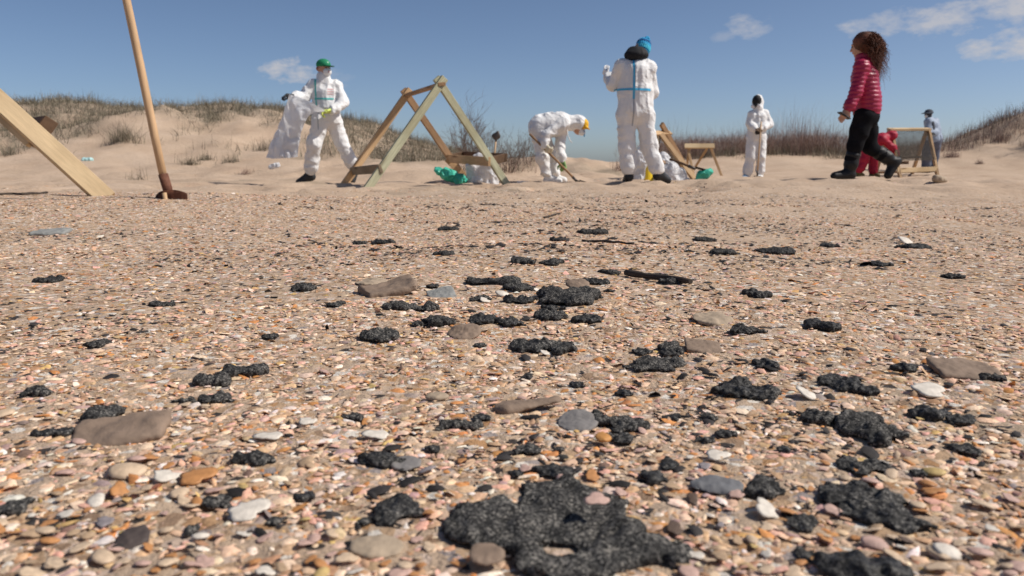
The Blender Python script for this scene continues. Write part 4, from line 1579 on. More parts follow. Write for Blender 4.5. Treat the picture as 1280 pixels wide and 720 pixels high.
VG = [blades(len(q), q, .21, .9, .006, DRY, 71, 2) for q in [scatter(135000, -24, 1.0, 16, 31, dens_left, 70)]]
VG.append(blades(*(lambda q: (len(q), q, .30, .6, .006, DRY + BRN, 73, 3))(scatter(15000, 9.5, 27, 17.5, 30, dens_right, 72))))
VG.append(blades(*(lambda q: (len(q), q, .30, .4, .006, BRN + DRY[:2], 75, 3))(scatter(4500, 11.5, 17, 25, 29, lambda x, y: .75 + 0 * x, 74))))
V_, F_, C_ = [], [], []
b0 = 0
for v, f, c in VG:
    V_.append(v); F_.append(f + b0); C_.append(c); b0 += len(v)
me = mesh_np('dune_grass', np.concatenate(V_), np.concatenate(F_))
set_col(me, np.concatenate(C_))
tag(link('dune_grass', me, M_GRASS), 'dry grey-green grass covering the dune crests', 'grass', kind='stuff')

# reed thicket in the middle: stems, side twigs, dead undergrowth
def dens_reed(x, y):
    n = noise3(P3(x, y) * .7, 81) + .5 * noise3(P3(x, y) * 2.1, 82)
    e = sstep(3.6, 5.6, x) * (1 - sstep(10.6, 11.8, x + .25 * n))
    return e * sstep(-.75, .35, n + .25)


q = scatter(8500, 3.4, 12.0, 25.5, 30.5, dens_reed, 80)
hm = .42 + .40 * sstep(-.6, .7, noise3(q * np.array([.55, .55, 0]), 84)) + .15 * sstep(8, 9.5, q[:, 0])
v1 = blades(len(q), q, hm, .5, .0045, BRN, 85, 4, .2)
# side twigs start part way up a stem
tw = q[np.random.default_rng(4).integers(0, len(q), 13000)].copy()
tw[:, 2] += np.random.default_rng(5).uniform(.1, .5, len(tw))
v2 = blades(len(tw), tw, .30, 1.1, .004, BRN, 86, 2, .1, 0)
q3 = scatter(7000, 3.6, 13.0, 24.3, 27.0, lambda x, y: .8 * sstep(-.7, .3, noise3(P3(x, y) * 1.1, 88)), 87)
v3 = blades(len(q3), q3, .30, .5, .006, DRY, 89, 3)
V_, F_, C_ = [], [], []
b0 = 0
for v, f, c in (v1, v3):
    pass
me1 = mesh_np('reed_thicket', np.concatenate([v1[0]]), v1[1])
set_col(me1, v1[2])
tag(link('reed_thicket', me1, M_GRASS), 'dense brown thicket of dry reeds behind the beach', 'reeds', kind='stuff')
tw_me = mesh_np('reed_thicket', v2[0], v2[1])
set_col(tw_me, v2[2])
tag(link('reed_thicket', tw_me, M_GRASS), 'fine side twigs filling the dry reed thicket', 'reeds', kind='stuff')
me3 = mesh_np('dune_grass', v3[0], v3[1])
set_col(me3, v3[2])
tag(link('dune_grass', me3, M_GRASS), 'pale low grass in front of the brown reeds', 'grass', kind='stuff')

# single tufts on the open sand
TUFTS = [(172, 226, .16, 40, 'sparse dry tuft on bare sand behind the pale trestle leg'), (238, 205, .17, 130, 'dense low green-grey tuft on sand right of shovel handle'), (258, 201, .16, 120, 'broad grey-green tuft beside the dense low tuft'),
         (290, 204, .18, 90, 'yellowish leaning tuft on the dune slope'), (307, 217, .10, 60, 'small brown clump alone on the sand'), (12, 192, .2, 140, 'round grass clump left of the pale trestle leg'),
         (155, 175, .32, 320, 'large rounded grass clump on the dune face above litter'), (330, 188, .22, 120, 'grassy clump on the slope left of walking worker'), (1225, 205, .12, 90, 'wispy dark clump on the right dune foot'), (1190, 196, .2, 160, 'brown clump on the right dune face'), (1250, 176, .25, 200, 'dark clump below the right dune crest'), (1100, 200, .18, 120, 'dry clump behind the red-suited worker'), (780, 214, .2, 150, 'brown dead clump left of the worker in blue beanie')]
for k, (px, py, hh, n, lab) in enumerate(TUFTS):
    c = at(px, py)
    g_ = np.random.default_rng(300 + k)
    pos = np.stack([g_.normal(0, hh * .55, n), g_.normal(0, hh * .4, n), np.zeros(n)], -1)
    pos[:, 2] = zfun(pos[:, 0] + c.x, pos[:, 1] + c.y) - c.z
    v, f, cc = blades(n, pos, hh, .7, .0045, DRY if k not in (4, 8, 9, 10, 12) else BRN, 400 + k, 3)
    me = mesh_np('grass_tuft', v, f)
    set_col(me, cc)
    tag(link('grass_tuft', me, M_GRASS, loc=c), lab, 'grass')


def bush(loc, hgt, spread, stems, label, seed, rad=.012):
    r_ = random.Random(seed)
    V_, F_ = [], []
    def br(p, d, ln, ra, lev):
        n = 4
        pts = [p]
        for s in range(n):
            d = (d + Vector((r_.gauss(0, .16), r_.gauss(0, .16), r_.gauss(.05, .1)))).normalized()
            pts.append(pts[-1] + d * ln / n)
        i0 = len(V_)
        for j, q_ in enumerate(pts):
            rr_ = ra * (1 - .75 * j / n)
            u = d.orthogonal().normalized()
            w = d.cross(u)
            for k in range(3):
                V_.append(q_ + (u * math.cos(k * 2.094) + w * math.sin(k * 2.094)) * rr_)
        for j in range(n):
            for k in range(3):
                a_, b_ = i0 + 3 * j + k, i0 + 3 * j + (k + 1) % 3
                F_.append((a_, b_, b_ + 3, a_ + 3))
        if lev < 3:
            for c_ in range(r_.randint(3, 5)):
                t = r_.randint(1, n)
                dd = (d + Vector((r_.gauss(0, .55), r_.gauss(0, .55), r_.gauss(.2, .3)))).normalized()
                br(pts[t], dd, ln * r_.uniform(.45, .75), ra * .55, lev + 1)
    for s in range(stems):
        a = r_.uniform(0, 6.28)
        q_ = r_.uniform(.1, 1)
        br(Vector((math.cos(a) * .12 * spread, math.sin(a) * .12 * spread, -.03)), Vector((math.cos(a) * q_ * spread, math.sin(a) * q_ * spread, 1)).normalized(), hgt * r_.uniform(.5, .75), rad, 0)
    root = empty('dry_bush', loc, label, 'bush')
    me_ = mesh_np('branches', np.array([tuple(v) for v in V_]), np.array(F_))
    link('branches', me_, mat('dead_twigs', (.16, .115, .09), .85, .25, 20), root)
    q_ = np.array([tuple(v) for v in V_])
    g_ = np.random.default_rng(seed)
    base_ = np.stack([g_.normal(0, .22, 160), g_.normal(0, .18, 160), np.zeros(160)], -1)
    v, f, cc = blades(160, base_, .22, .6, .004, BRN + DRY, seed, 3)
    m_ = mesh_np('dead_grass', v, f)
    set_col(m_, cc)
    link('dead_grass', m_, M_GRASS, root)['kind'] = 'stuff'


bush(gp_(-.62, 14.2), .95, .85, 15, 'bare twiggy bush showing through the tall trestle', 5, .011)
bush(gp_(-.10, 14.6), .72, 1.0, 10, 'lower bare bush between tall trestle and bending worker', 6, .009)
bush(gp_(.35, 15.2), .5, 1.1, 5, 'thin bare twigs on the sand mound left of bending worker', 8, .008)
bush(gp_(15.6, 24.2), 1.1, 1.0, 8, 'bare shrub on the crest of the right dune', 7, .012)
bush(gp_(17.0, 24.5), 1.2, 1.2, 9, 'dark spreading shrub at the edge of the right dune', 9, .013)
# driftwood sticks, and one dark strip standing in for a trestle shadow
M_STICK_SHADOW = mat('driftwood_and_shadow_dark', (.06, .045, .035), .85, .3, 40)
for k, (pa, pb_, r_, lab) in enumerate([((728, 302), (792, 307), .006, 'thin dark driftwood stick lying across the finer shells'), ((680, 205 + 68), (700, 268), .005, 'short dark twig on bare sand beyond the tar crust'),
                                       ((782, 344), (862, 356), .009, 'dark root-like driftwood trailing behind big tar lump'), ((0, 244), (58, 242.5), .010, 'dark strip modelled as the shadow beside the pale trestle leg')]):  # last entry: the pale trestle's cast shadow, built as a dark tube
    A_, B_ = at(*pa), at(*pb_)
    pts = []
    for j in range(9):
        q_ = A_.lerp(B_, j / 8)
        q_ += Vector((0, random.uniform(-.012, .012), 0))
        q_.z = Z(q_.x, q_.y) + r_ * .7 + random.uniform(0, .004)
        pts.append(q_ - A_)
    tag(link('driftwood_or_shadow_strip', tube_mesh('driftwood_or_shadow_strip', pts, [r_ * random.uniform(.6, 1.1) for _ in pts], 6), M_STICK_SHADOW, loc=A_), lab, 'driftwood')

# ================================================================== PEOPLE
M_SKIN = mat('skin', (.50, .28, .19), .55, .06, 20)
M_HAIR_DARK = mat('hair_dark', (.03, .02, .016), .6, .3, 40)
M_EYE = mat('eye_dark', (.02, .015, .012), .3, .1, 40)
M_BLACK = mat('black_fabric', (.012, .012, .014), .75, .3, 20)
M_BLACKRUB = mat('black_rubber', (.022, .022, .024), .5, .25, 20)
M_TAPE_T = mat('teal_seam_tape', (.10, .50, .46), .5, .05, 20)
M_TAPE_B = mat('blue_seam_tape', (.06, .40, .66), .5, .05, 20)
M_SEAM = mat('grey_seam', (.36, .38, .42), .7, .08, 20)
nz = lambda v: Vector(v).normalized()


class Fig:
    """one person: an Empty on the ground and its parts; joints are given as photo pixels with a depth offset"""
    def __init__(self, label, cx, fy, d, s=None):
        self.d, self.cx, self.fy = d, cx, fy
        x = W(cx, fy, d).x
        self.root = empty('person', (x, d, Z(x, d)), label, 'person')
        self.s = s or d / 1000
        self.J = {}

    def P(self, px, py, dy=0.):
        w = W(px, py, self.d + dy)
        g0 = W(self.cx, self.fy, self.d)
        return Vector((w.x - g0.x, dy, w.z - g0.z))

    def set(self, **kw):
        for k, v in kw.items():
            self.J[k] = self.P(*v)

    def __getattr__(self, k):
        J = self.__dict__.get('J', {})
        if k in J:
            return J[k]
        raise AttributeError(k)

    def add(self, name, me, m, label=None, parent=None):
        o = link(name, me, m, parent or self.root)
        if label:
            o['label'] = label
        return o


def frame_of(f, u):
    f = nz(f)
    u = Vector(u)
    u = (u - f * u.dot(f)).normalized()
    r = f.cross(u)
    return r, f, u, np.array([list(r), list(f), list(u)]).T


def head_prims(bl, c, fwd, up, s=1.0):
    r, f, u, M = frame_of(fwd, up)
    bl.ell(c + u * .028 * s - f * .012 * s, (.074 * s, .096 * s, .094 * s), M, k=.02)
    bl.ell(c - u * .035 * s + f * .022 * s, (.058 * s, .068 * s, .082 * s), M, k=.03)
    bl.ell(c - u * .098 * s + f * .055 * s, (.028 * s, .024 * s, .02 * s), M, k=.02)
    bl.cap(c + f * .088 * s + u * .012 * s, c + f * .106 * s - u * .03 * s, .008 * s, .014 * s, k=.012)
    bl.ell(c + f * .082 * s + u * .03 * s, (.052 * s, .016 * s, .012 * s), M, k=.015)
    for q in (-1, 1):
        bl.ell(c + f * .094 * s + r * q * .032 * s + u * .008 * s, (.016 * s, .012 * s, .010 * s), M, k=.01, sub=True)
        bl.ell(c + r * q * .076 * s - u * .012 * s - f * .012 * s, (.012 * s, .022 * s, .034 * s), M, k=.008)
    bl.ell(c + f * .086 * s - u * .058 * s, (.026 * s, .012 * s, .010 * s), M, k=.008)


def hand_prims(bl, w, dv, pn, s=1.0, curl=.5, thumb=1):
    dv = nz(dv)
    pn = Vector(pn)
    pn = (pn - dv * pn.dot(dv)).normalized()
    sd = dv.cross(pn) * thumb
    M = np.array([list(sd), list(dv), list(pn)]).T
    bl.box(w + dv * .05 * s, (.042 * s, .052 * s, .016 * s), M, rd=.013 * s, k=.012)
    bl.cap(w - dv * .03 * s, w + dv * .02 * s, .027 * s, .03 * s, k=.015)
    for i, (o, ln) in enumerate(((.031, .9), (.011, 1.0), (-.010, .94), (-.030, .75))):
        p, dd = w + dv * .094 * s + sd * o * s, dv.copy()
        for j, q in enumerate((.044, .028, .022)):
            c_ = curl * (.7 + .25 * j) + .06 * i
            dd = (dd * math.cos(c_) + pn * math.sin(c_) - dv * 0).normalized() if j == 0 else (dd * math.cos(c_) + nz(pn * abs(dd.dot(dv)) - dv * dd.dot(pn)) * math.sin(c_)).normalized()
            p2 = p + dd * q * ln * s
            bl.cap(p, p2, (.0092 - .0008 * j) * s, (.0086 - .0008 * j) * s, k=.005)
            p = p2
    p = w + dv * .03 * s + sd * .034 * s
    p2 = p + (dv * .55 + sd * .7 + pn * .35).normalized() * .042 * s
    p3 = p2 + (dv * .85 + sd * .1 + pn * .6).normalized() * .034 * s
    bl.cap(p, p2, .014 * s, .0115 * s, k=.012).cap(p2, p3, .0115 * s, .009 * s, k=.006)


def body(F, vox=.018, s=1.0, hands=None, fwd=(0, 1, 0), up=(0, 0, 1), slim=1.0):
    """one continuous surface: torso, neck, head, limbs, feet (and bare hands)"""
    b = Blob(vox, k=.04)
    ax = nz(F.chest - F.pelvis)
    lat = nz(F.shR - F.shL)
    b.chain([F.pelvis, F.pelvis.lerp(F.chest, .45), F.chest], [.105 * slim, .10 * slim, .12 * slim], sq=(lat, 1.25))
    b.cap(F.shL, F.shR, .06 * slim, .06 * slim)
    b.cap(F.neck - nz(F.head - F.neck) * .06, F.head - nz(F.head - F.neck) * .05, .055, .05)
    head_prims(b, F.head, fwd, up, s)
    for q in 'LR':
        sh, el, wr = F.J['sh' + q], F.J['el' + q], F.J['wr' + q]
        b.chain([sh, el, wr], [.052 * slim, .042 * slim, .028])
        hp, kn, an, to = F.J['hip' + q], F.J['kn' + q], F.J['an' + q], F.J['toe' + q]
        b.chain([hp, hp.lerp(kn, .4), kn], [.085 * slim, .078 * slim, .056])
        b.chain([kn, kn.lerp(an, .35), an], [.054, .052 * slim, .036])
        b.cap(an - Vector((0, 0, .03)), to, .036, .028)
        if hands:
            wd, pn, curl, th = hands[q]
            hand_prims(b, wr, wd, pn, .95, curl, th)
    return b.mesh('body')


def folds(amp, fz=13., fxy=6., seed=3, quilt=None, hip=.85):
    """cloth relief: hanging drapes above the hip, gathered cross wrinkles on the legs"""
    def disp(V, nn):
        w = V + .07 * np.stack([noise3(V * 4 + 3, seed), noise3(V * 4 + 9, seed), noise3(V * 4 + 15, seed)], -1)
        up = sstep(hip - .1, hip + .1, V[:, 2])
        a = 1 - 2 * np.abs(noise3(w * np.array([fxy * .7, fxy * .7, fz]), seed + 1))
        a2 = 1 - 2 * np.abs(noise3(w * np.array([fxy * 1.7, fxy * 1.3, 3.2]), seed + 4))
        b_ = noise3(w * np.array([3.5, 3.5, 5]) + 5, seed + 2)
        r = amp * (.8 * (a * (1 - up) + a2 * up) + .6 * b_ + .25 * (a * up + a2 * (1 - up)))
        if quilt:
            r = .3 * r + quilt[1] * (np.abs(np.sin(V[:, 2] * math.pi / quilt[0] + .6 * noise3(V * 3, 8))) - .5)
        return r
    return disp


def suit(F, vox=.0125, k=.05, r=(.095, .08, .062), leg=(.135, .115, .098, .074), torso=(.17, .155, .165), sq=1.28, sh=.095, disp=None, cuff_leg=True, legs=True, arms=True, extra=None, name='coverall', wrist_back=.0):
    b = Blob(vox, k=k)
    lat = nz(F.shR - F.shL)
    b.chain([F.pelvis, F.pelvis.lerp(F.chest, .5), F.chest], list(torso), sq=(lat, sq))
    b.cap(F.shL, F.shR, sh, sh)
    b.cap(F.chest, F.neck, sh, .075)
    for q in 'LR':
        if arms:
            s_, e, w = F.J['sh' + q], F.J['el' + q], F.J['wr' + q]
            w = w - nz(w - e) * wrist_back
            b.chain([s_, e, e.lerp(w, .75), w], [r[0], r[1], r[2] * 1.12, r[2] * .72])
        if legs:
            hp, kn, an = F.J['hip' + q], F.J['kn' + q], F.J['an' + q]
            b.chain([F.pelvis.lerp(hp, .7), hp, kn], [leg[0], leg[0], leg[1]])
            end = an + nz(kn - an) * .03
            b.chain([kn, kn.lerp(end, .55), kn.lerp(end, .86), end], [leg[1], leg[2], leg[2] * 1.02, leg[3]])
    if extra:
        extra(b)
    return b.mesh(name, disp)


def shoe(F, q, m, name='shoe', r=.046, high=.0, sole=True):
    an, to = F.J['an' + q], F.J['toe' + q]
    b = Blob(.008, k=.03)
    heel = an + Vector((0, 0, -.045)) - nz(Vector((to.x - an.x, to.y - an.y, 0))) * .02
    b.cap(an + Vector((0, 0, high)), an - Vector((0, 0, .03)), r * 1.12, r * 1.05)
    b.cap(heel, to, r, r * .82)
    b.cap(an.lerp(to, .3), to, r * .9, r * .8)
    return F.add(name, b.mesh(name), m)


def glove(F, q, m, dv, pn, curl, th, s=1.08, name='glove'):
    b = Blob(.0065, k=.012)
    hand_prims(b, F.J['wr' + q], dv, pn, s, curl, th)
    e = F.J['el' + q]
    b.cap(F.J['wr' + q], F.J['wr' + q] + nz(e - F.J['wr' + q]) * .07, .036, .044)
    return F.add(name, b.mesh(name), m)


def band(src, co, no, half, extra=()):
    co, no = Vector(co), nz(no)
    return [(co + no * half, no), (co - no * half, -no)] + [(Vector(c), nz(n)) for c, n in extra]


# ---------------------------------------------------------------- A: walking worker in green cap carrying a clear white bag
A = Fig('worker in white coverall and green cap walking with an open plastic bag', 405, 231, 10.9)
A.set(head=(405, 87), neck=(406, 101), chest=(407, 119), pelvis=(409, 148), shL=(391, 108, -.02), shR=(420, 109, .05), elL=(380, 124, -.10), wrL=(367, 121.5, -.28),
      elR=(430, 129, -.05), wrR=(415, 139.5, -.26), hipL=(401, 153, -.05), hipR=(416, 153, .05), knL=(393, 180, -.12), knR=(427, 178, .08), anL=(388, 218, -.02), anR=(443, 211, .12),
      toeL=(374, 229, -.06), toeR=(440, 227, .06))
A.add('body', body(A, fwd=(.75, -.65, -.05)), M_SKIN)
def hoodA(b):
    b.cap(A.neck, A.head - Vector((0, 0, .10)) + Vector((-.01, .01, 0)), .068, .078)
cov = suit(A, vox=.0105, k=.035, disp=folds(.014, 13, 8, 3), extra=hoodA, leg=(.108, .092, .082, .058), torso=(.145, .138, .135), r=(.076, .068, .056), sh=.078)
covA = A.add('coverall', cov, M_WHITE)
xz = A.P(403, 120).x
A.add('seam_tape', strip_mesh(cov, band(cov, (xz, 0, 0), (1, 0, .05), .011, [((0, -.02, 0), (0, 1, 0)), ((0, 0, A.P(0, 101).z), (0, 0, 1)), ((0, 0, A.P(0, 140).z), (0, 0, -1))])), M_TAPE_T, parent=covA)
A.add('seam_tape', strip_mesh(cov, band(cov, (0, 0, A.P(0, 125.5).z), (0, 0, 1), .011, [((0, 0.06, 0), (0, 1, 0)), ((A.P(415, 0).x, 0, 0), (1, 0, 0)), ((A.P(391, 0).x, 0, 0), (-1, 0, 0))])), M_TAPE_T, parent=covA)
A.add('zip_flap', strip_mesh(cov, band(cov, (xz - .012, 0, 0), (1, 0, .02), .006, [((0, -.05, 0), (0, 1, 0)), ((0, 0, A.P(0, 141).z), (0, 0, 1)), ((0, 0, A.P(0, 164).z), (0, 0, -1))])), M_SEAM, parent=covA)
# printed red marks on the chest pocket
for k in range(3):
    A.add('chest_print', strip_mesh(cov, band(cov, (0, 0, A.P(0, 113.5 + 3 * k).z), (0, 0, 1), .006, [((0, -.02, 0), (0, 1, 0)), ((A.P(415, 0).x, 0, 0), (1, 0, 0)), ((A.P(407.5, 0).x, 0, 0), (-1, 0, 0))]), off=.003), mat('faded_red_print', (.72, .45, .44), .7, .25, 60), parent=covA)
r_, f_, u_, M_ = frame_of((.75, -.65, -.05), (0, 0, 1))
b = Blob(.007, .02)
b.ell(A.head + u_ * .048 - f_ * .012, (.088, .108, .082), M_)
b.box(A.head - u_ * .045 - f_ * 0, (.13, .15, .07), M_, rd=.01, k=.004, sub=True)
cap = A.add('cap', b.mesh('cap'), mat('green_cloth', (.015, .22, .10), .75, .12, 20, .0008, 200))
b = Blob(.006, .015)
b.ell(A.head + u_ * .030 + f_ * .105, (.072, .082, .010), M_)
A.add('cap_brim', b.mesh('cap_brim'), mat('dark_green_cloth', (.012, .10, .055), .75, .12, 20), parent=cap)
b = Blob(.006, .015)
b.ell(A.head + u_ * .075 + f_ * .085, (.016, .006, .014), M_)
A.add('cap_badge', b.mesh('cap_badge'), mat('pale_badge', (.55, .70, .62), .6, .1, 30), parent=cap)
b = Blob(.006, .02)
b.ell(A.head - u_ * .042 + f_ * .072, (.058, .052, .055), M_)
mk = A.add('face_mask', b.mesh('face_mask'), mat('mask_white', (.76, .76, .76), .7, .04, 30))
b = Blob(.005, .01)
b.ell(A.head - u_ * .04 + f_ * .122 + r_ * .01, (.016, .01, .016), M_)
A.add('valve', b.mesh('valve'), mat('valve_red', (.45, .30, .30), .5, .1, 30), parent=mk)
b = Blob(.006, .01)
b.ell(A.head + u_ * .0 - f_ * .03 - r_ * .0, (.084, .085, .05), M_)
A.add('hair', b.mesh('hair'), mat('hair_red_brown', (.26, .075, .03), .7, .25, 60))
for q in (-1, 1):
    b = Blob(.004, .003)
    b.ell(A.head + f_ * .086 + r_ * q * .031 + u_ * .008, (.012, .008, .008), M_)
    A.add('eye', b.mesh('eye'), M_EYE)
glove(A, 'R', mat('glove_lime', (.62, .72, .16), .5, .1, 30), (-.9, -.25, -.15), (0, -.3, -1), 1.0, 1)
glove(A, 'L', mat('glove_dark', (.05, .055, .06), .6, .1, 30), (-.8, -.5, .1), (.2, -.1, -1), .9, -1)
for q in 'LR':
    shoe(A, q, mat('boot_charcoal', (.03, .032, .035), .6, .2, 20), 'boot', .05, .05)

# the bag he holds: two thin crumpled walls, open at the top edge
def held_bag(F, dd):
    root_pt = F.root.location
    bag = empty('plastic_bag', (root_pt.x + F.P(370, 200, dd).x, root_pt.y + dd, root_pt.z + F.P(370, 200).z), 'open translucent white plastic bag held by worker in green cap', 'bag')
    o = bag.location - root_pt
    top = [(362.5, 119.5), (372, 122), (388, 129), (400, 135), (407, 140)]
    bot = [(333, 198), (341, 199.5), (350, 199), (360, 198.5), (369, 197)]
    lft = lambda v: (361.5 - 29 * v ** 1.1 - 3 * math.sin(3 * v), 120 + 79 * v)
    nu, nv = 34, 44
    walls = []
    for side in (-1, 1):
        V_ = []
        for j in range(nv):
            v = j / (nv - 1)
            for i_ in range(nu):
                u = i_ / (nu - 1)
                tx_, ty_ = np.interp(u * 4, range(5), [t[0] for t in top]), np.interp(u * 4, range(5), [t[1] for t in top])
                bx_, by_ = np.interp(u * 4, range(5), [t[0] for t in bot]), np.interp(u * 4, range(5), [t[1] for t in bot])
                w = v ** (1 - .72 * u)
                px = tx_ + (bx_ - tx_) * w
                py = ty_ + (by_ - ty_) * v
                p3 = F.P(px, py, dd)
                vec = np.array([[p3.x * 7, p3.z * 3.5, side * 3.1]])
                fold = .05 * float(noise3(vec, 5)[0]) + .03 * float((1 - 2 * np.abs(noise3(vec * 2.2, 6)))[0])
                belly = .07 * math.sin(math.pi * min(1, max(0, u))) * (.35 + .65 * (1 - v))
                V_.append((p3.x - o.x + .03 * float(noise3(vec + 4, 9)[0]) * v, side * (belly + .004) + fold * .8, p3.z - o.z))
        V_ = np.array(V_)
        i0 = np.array([j * nu + i_ for j in range(nv - 1) for i_ in range(nu - 1)])
        Fq = np.stack([i0, i0 + 1, i0 + nu + 1, i0 + nu], 1)
        if side > 0:
            Fq = Fq[:, ::-1]
        walls.append((V_, Fq))
    for V_, Fq in walls:
        link('bag_wall', mesh_np('bag_wall', V_, Fq), M_FILM, bag)
held_bag(A, -.36)

# ---------------------------------------------------------------- B: bending worker raking
B = Fig('worker in white hooded coverall bent over a shovel, yellow cap on', 692, 230, 11.0)
B.set(head=(723, 158), neck=(713, 155), chest=(701, 154), pelvis=(675, 159), shL=(704, 157, -.15), shR=(704, 157, .17), elL=(683, 171, -.24), wrL=(680, 183, -.26), elR=(700, 182, -.02), wrR=(702, 203, -.14),
      hipL=(672, 165, -.10), hipR=(674, 165, .10), knL=(678, 199, -.14), knR=(690, 198, .10), anL=(685, 223, -.12), anR=(694, 222, .12), toeL=(699, 227.5, -.16), toeR=(705, 226.5, .10))
fB = (.85, -.15, -.50)
B.add('body', body(B, fwd=fB, up=(.5, 0, .85)), M_SKIN)
def hoodB(b):
    r1, f1, u1, M1 = frame_of(fB, (.5, 0, .85))
    b.ell(B.head - f1 * .02 + u1 * .015, (.10, .115, .115), M1, k=.04)
    b.ell(B.head + f1 * .13 - u1 * .03, (.07, .09, .085), M1, k=.02, sub=True)
    b.cap(B.neck, B.head - f1 * .06, .095, .09)
    b.cap(B.chest + Vector((-.04, 0, -.05)), B.pelvis + Vector((.10, 0, -.04)), .125, .125, k=.06)
cov = suit(B, vox=.0105, k=.035, disp=folds(.014, 10, 9, 13), extra=hoodB, torso=(.155, .14, .135), leg=(.100, .076, .068, .05), r=(.072, .060, .05), sh=.078)
covB = B.add('coverall', cov, M_WHITE)
r_, f_, u_, M_ = frame_of(fB, (.5, 0, .85))
b = Blob(.006, .02)
b.ell(B.head + u_ * .045 + f_ * .025, (.083, .10, .08), M_)
b.ell(B.head + u_ * .028 + f_ * .115, (.068, .05, .012), M_)
B.add('cap', b.mesh('cap'), mat('yellow_cloth', (.72, .40, .02), .7, .12, 20))
b = Blob(.006, .02)
b.ell(B.head - u_ * .055 + f_ * .082, (.052, .055, .05), M_)
mk = B.add('face_mask', b.mesh('face_mask'), MATS['mask_white'])
b = Blob(.005, .008)
b.cap(B.head - u_ * .02 + f_ * .105 - r_ * .05, B.head - u_ * .085 + f_ * .145, .007)
b.cap(B.head - u_ * .085 + f_ * .145, B.head - u_ * .02 + f_ * .105 + r_ * .05, .007)
B.add('mask_strap', b.mesh('mask_strap'), mat('strap_blue', (.03, .20, .42), .5, .1, 20), parent=mk)
for q in (-1, 1):
    b = Blob(.0045, .003)
    b.ell(B.head + f_ * .086 + r_ * q * .031 + u_ * .004, (.012, .008, .008), M_)
    B.add('eye', b.mesh('eye'), M_EYE)
B.add('hood_cord', tube_mesh('hood_cord', [B.P(709, 162, -.10), B.P(709.5, 170, -.12), B.P(712, 176, -.12), B.P(715, 180, -.11)], .006, 6), mat('cord_white', (.75, .75, .74), .7, .05, 20), parent=covB)
hd = nz(B.P(725, 231, -.05) - B.P(662, 169, -.34))
glove(B, 'L', mat('glove_cream', (.62, .56, .42), .7, .1, 30), (.55, -.35, -.55), (.6, .6, .2), 1.25, -1)
glove(B, 'R', mat('glove_green', (.20, .34, .12), .7, .12, 30), (.3, -.2, -.9), (-.4, -.8, 0), 1.25, 1)
for q in 'LR':
    shoe(B, q, mat('shoe_cover_white', (.74, .74, .73), .7, .05, 20), 'shoe_cover', .046, .05)
o = B.root.location
shovel('brown-handled shovel gripped in both hands of bending worker', o + B.P(662, 169, -.30), o + B.P(722, 229, -.20), .015, M_WOOD_BROWN, bdir=(.8, -.3, -.25), bw=.07, bl_len=.12)

# ---------------------------------------------------------------- C: worker seen from behind in blue beanie
C = Fig('worker in white coverall and blue bobble hat seen from behind, head bowed', 800, 231, 9.8)
C.set(head=(801, 67, .09), neck=(796, 77, .03), chest=(794, 94), pelvis=(794, 140), shL=(777, 85), shR=(811, 87), elL=(766, 108, .10), wrL=(760, 97, .34), elR=(815, 117, .06), wrR=(806, 130, .30),
      hipL=(783, 146), hipR=(805, 146), knL=(783, 186, .02), knR=(812, 185, .02), anL=(786, 219, 0), anR=(823, 217.5, -.02), toeL=(783, 227.5, .16), toeR=(834, 227.5, .03))
fC = (.35, .85, -.45)
C.add('body', body(C, fwd=fC), M_SKIN)
cov = suit(C, vox=.0105, k=.035, disp=folds(.013, 9, 9, 23), torso=(.165, .155, .135), sq=1.25, leg=(.118, .095, .085, .064), r=(.078, .07, .056), sh=.078,
           extra=lambda b: (b.cap(C.chest, C.pelvis, .15, .165, sq=((1, 0, 0), 1.2)), b.cap(C.neck - Vector((.05, .0, .05)), C.neck + Vector((.05, 0, -.05)), .075, .075)))
covC = C.add('coverall', cov, M_WHITE)
xt = C.P(792.5, 0).x
C.add('seam_tape', strip_mesh(cov, band(cov, (xt, 0, 0), (1, 0, 0), .012, [((0, 0, 0), (0, 1, 0)), ((0, 0, C.P(0, 79).z), (0, 0, 1)), ((0, 0, C.P(0, 127).z), (0, 0, -1))])), M_TAPE_B, parent=covC)
C.add('seam', strip_mesh(cov, band(cov, (xt + .002, 0, 0), (1, 0, 0), .008, [((0, 0, 0), (0, 1, 0)), ((0, 0, C.P(0, 127).z), (0, 0, 1)), ((0, 0, C.P(0, 160).z), (0, 0, -1))]), off=.002), M_SEAM, parent=covC)
C.add('waist_tape', strip_mesh(cov, band(cov, (0, 0, C.P(0, 115.5).z), (.02, 0, 1), .013, [((0, .06, 0), (0, 1, 0)), ((C.P(814, 0).x, 0, 0), (1, 0, 0)), ((C.P(770.5, 0).x, 0, 0), (-1, 0, 0))])), M_TAPE_B, parent=covC)
b = Blob(.008, .03)
b.ell(C.P(795.5, 71, -.02), (.140, .11, .075))
b.ell(C.P(796, 67.5, .02), (.118, .10, .075))
b.ell(C.P(795.5, 62, .04), (.07, .06, .06), k=.02, sub=True)
C.add('hood', b.mesh('hood', folds(.008, 8, 8, 4)), M_BLACK, label='black hood lying folded round the neck')
r_, f_, u_, M_ = frame_of(fC, (.12, .2, 1))
def knit(V, nn):
    ang_ = np.arctan2((V - np.array(C.head)) @ M_[:, 0], (V - np.array(C.head)) @ M_[:, 1])
    return .003 * np.sin(ang_ * 34) + .002 * noise3(V * 60, 2)
b = Blob(.006, .02)
hb = C.P(804, 61, .09)
b.ell(hb, (.088, .098, .118), M_)
hat = C.add('beanie', b.mesh('beanie', knit), mat('blue_knit', (.03, .30, .55), .85, .15, 30, .002, 90))
me_ = hat.data
C.add('beanie_stripe', strip_mesh(me_, band(me_, hb + u_ * .045, u_, .014), off=.003), mat('navy_knit', (.01, .07, .22), .85, .15, 30), parent=hat)
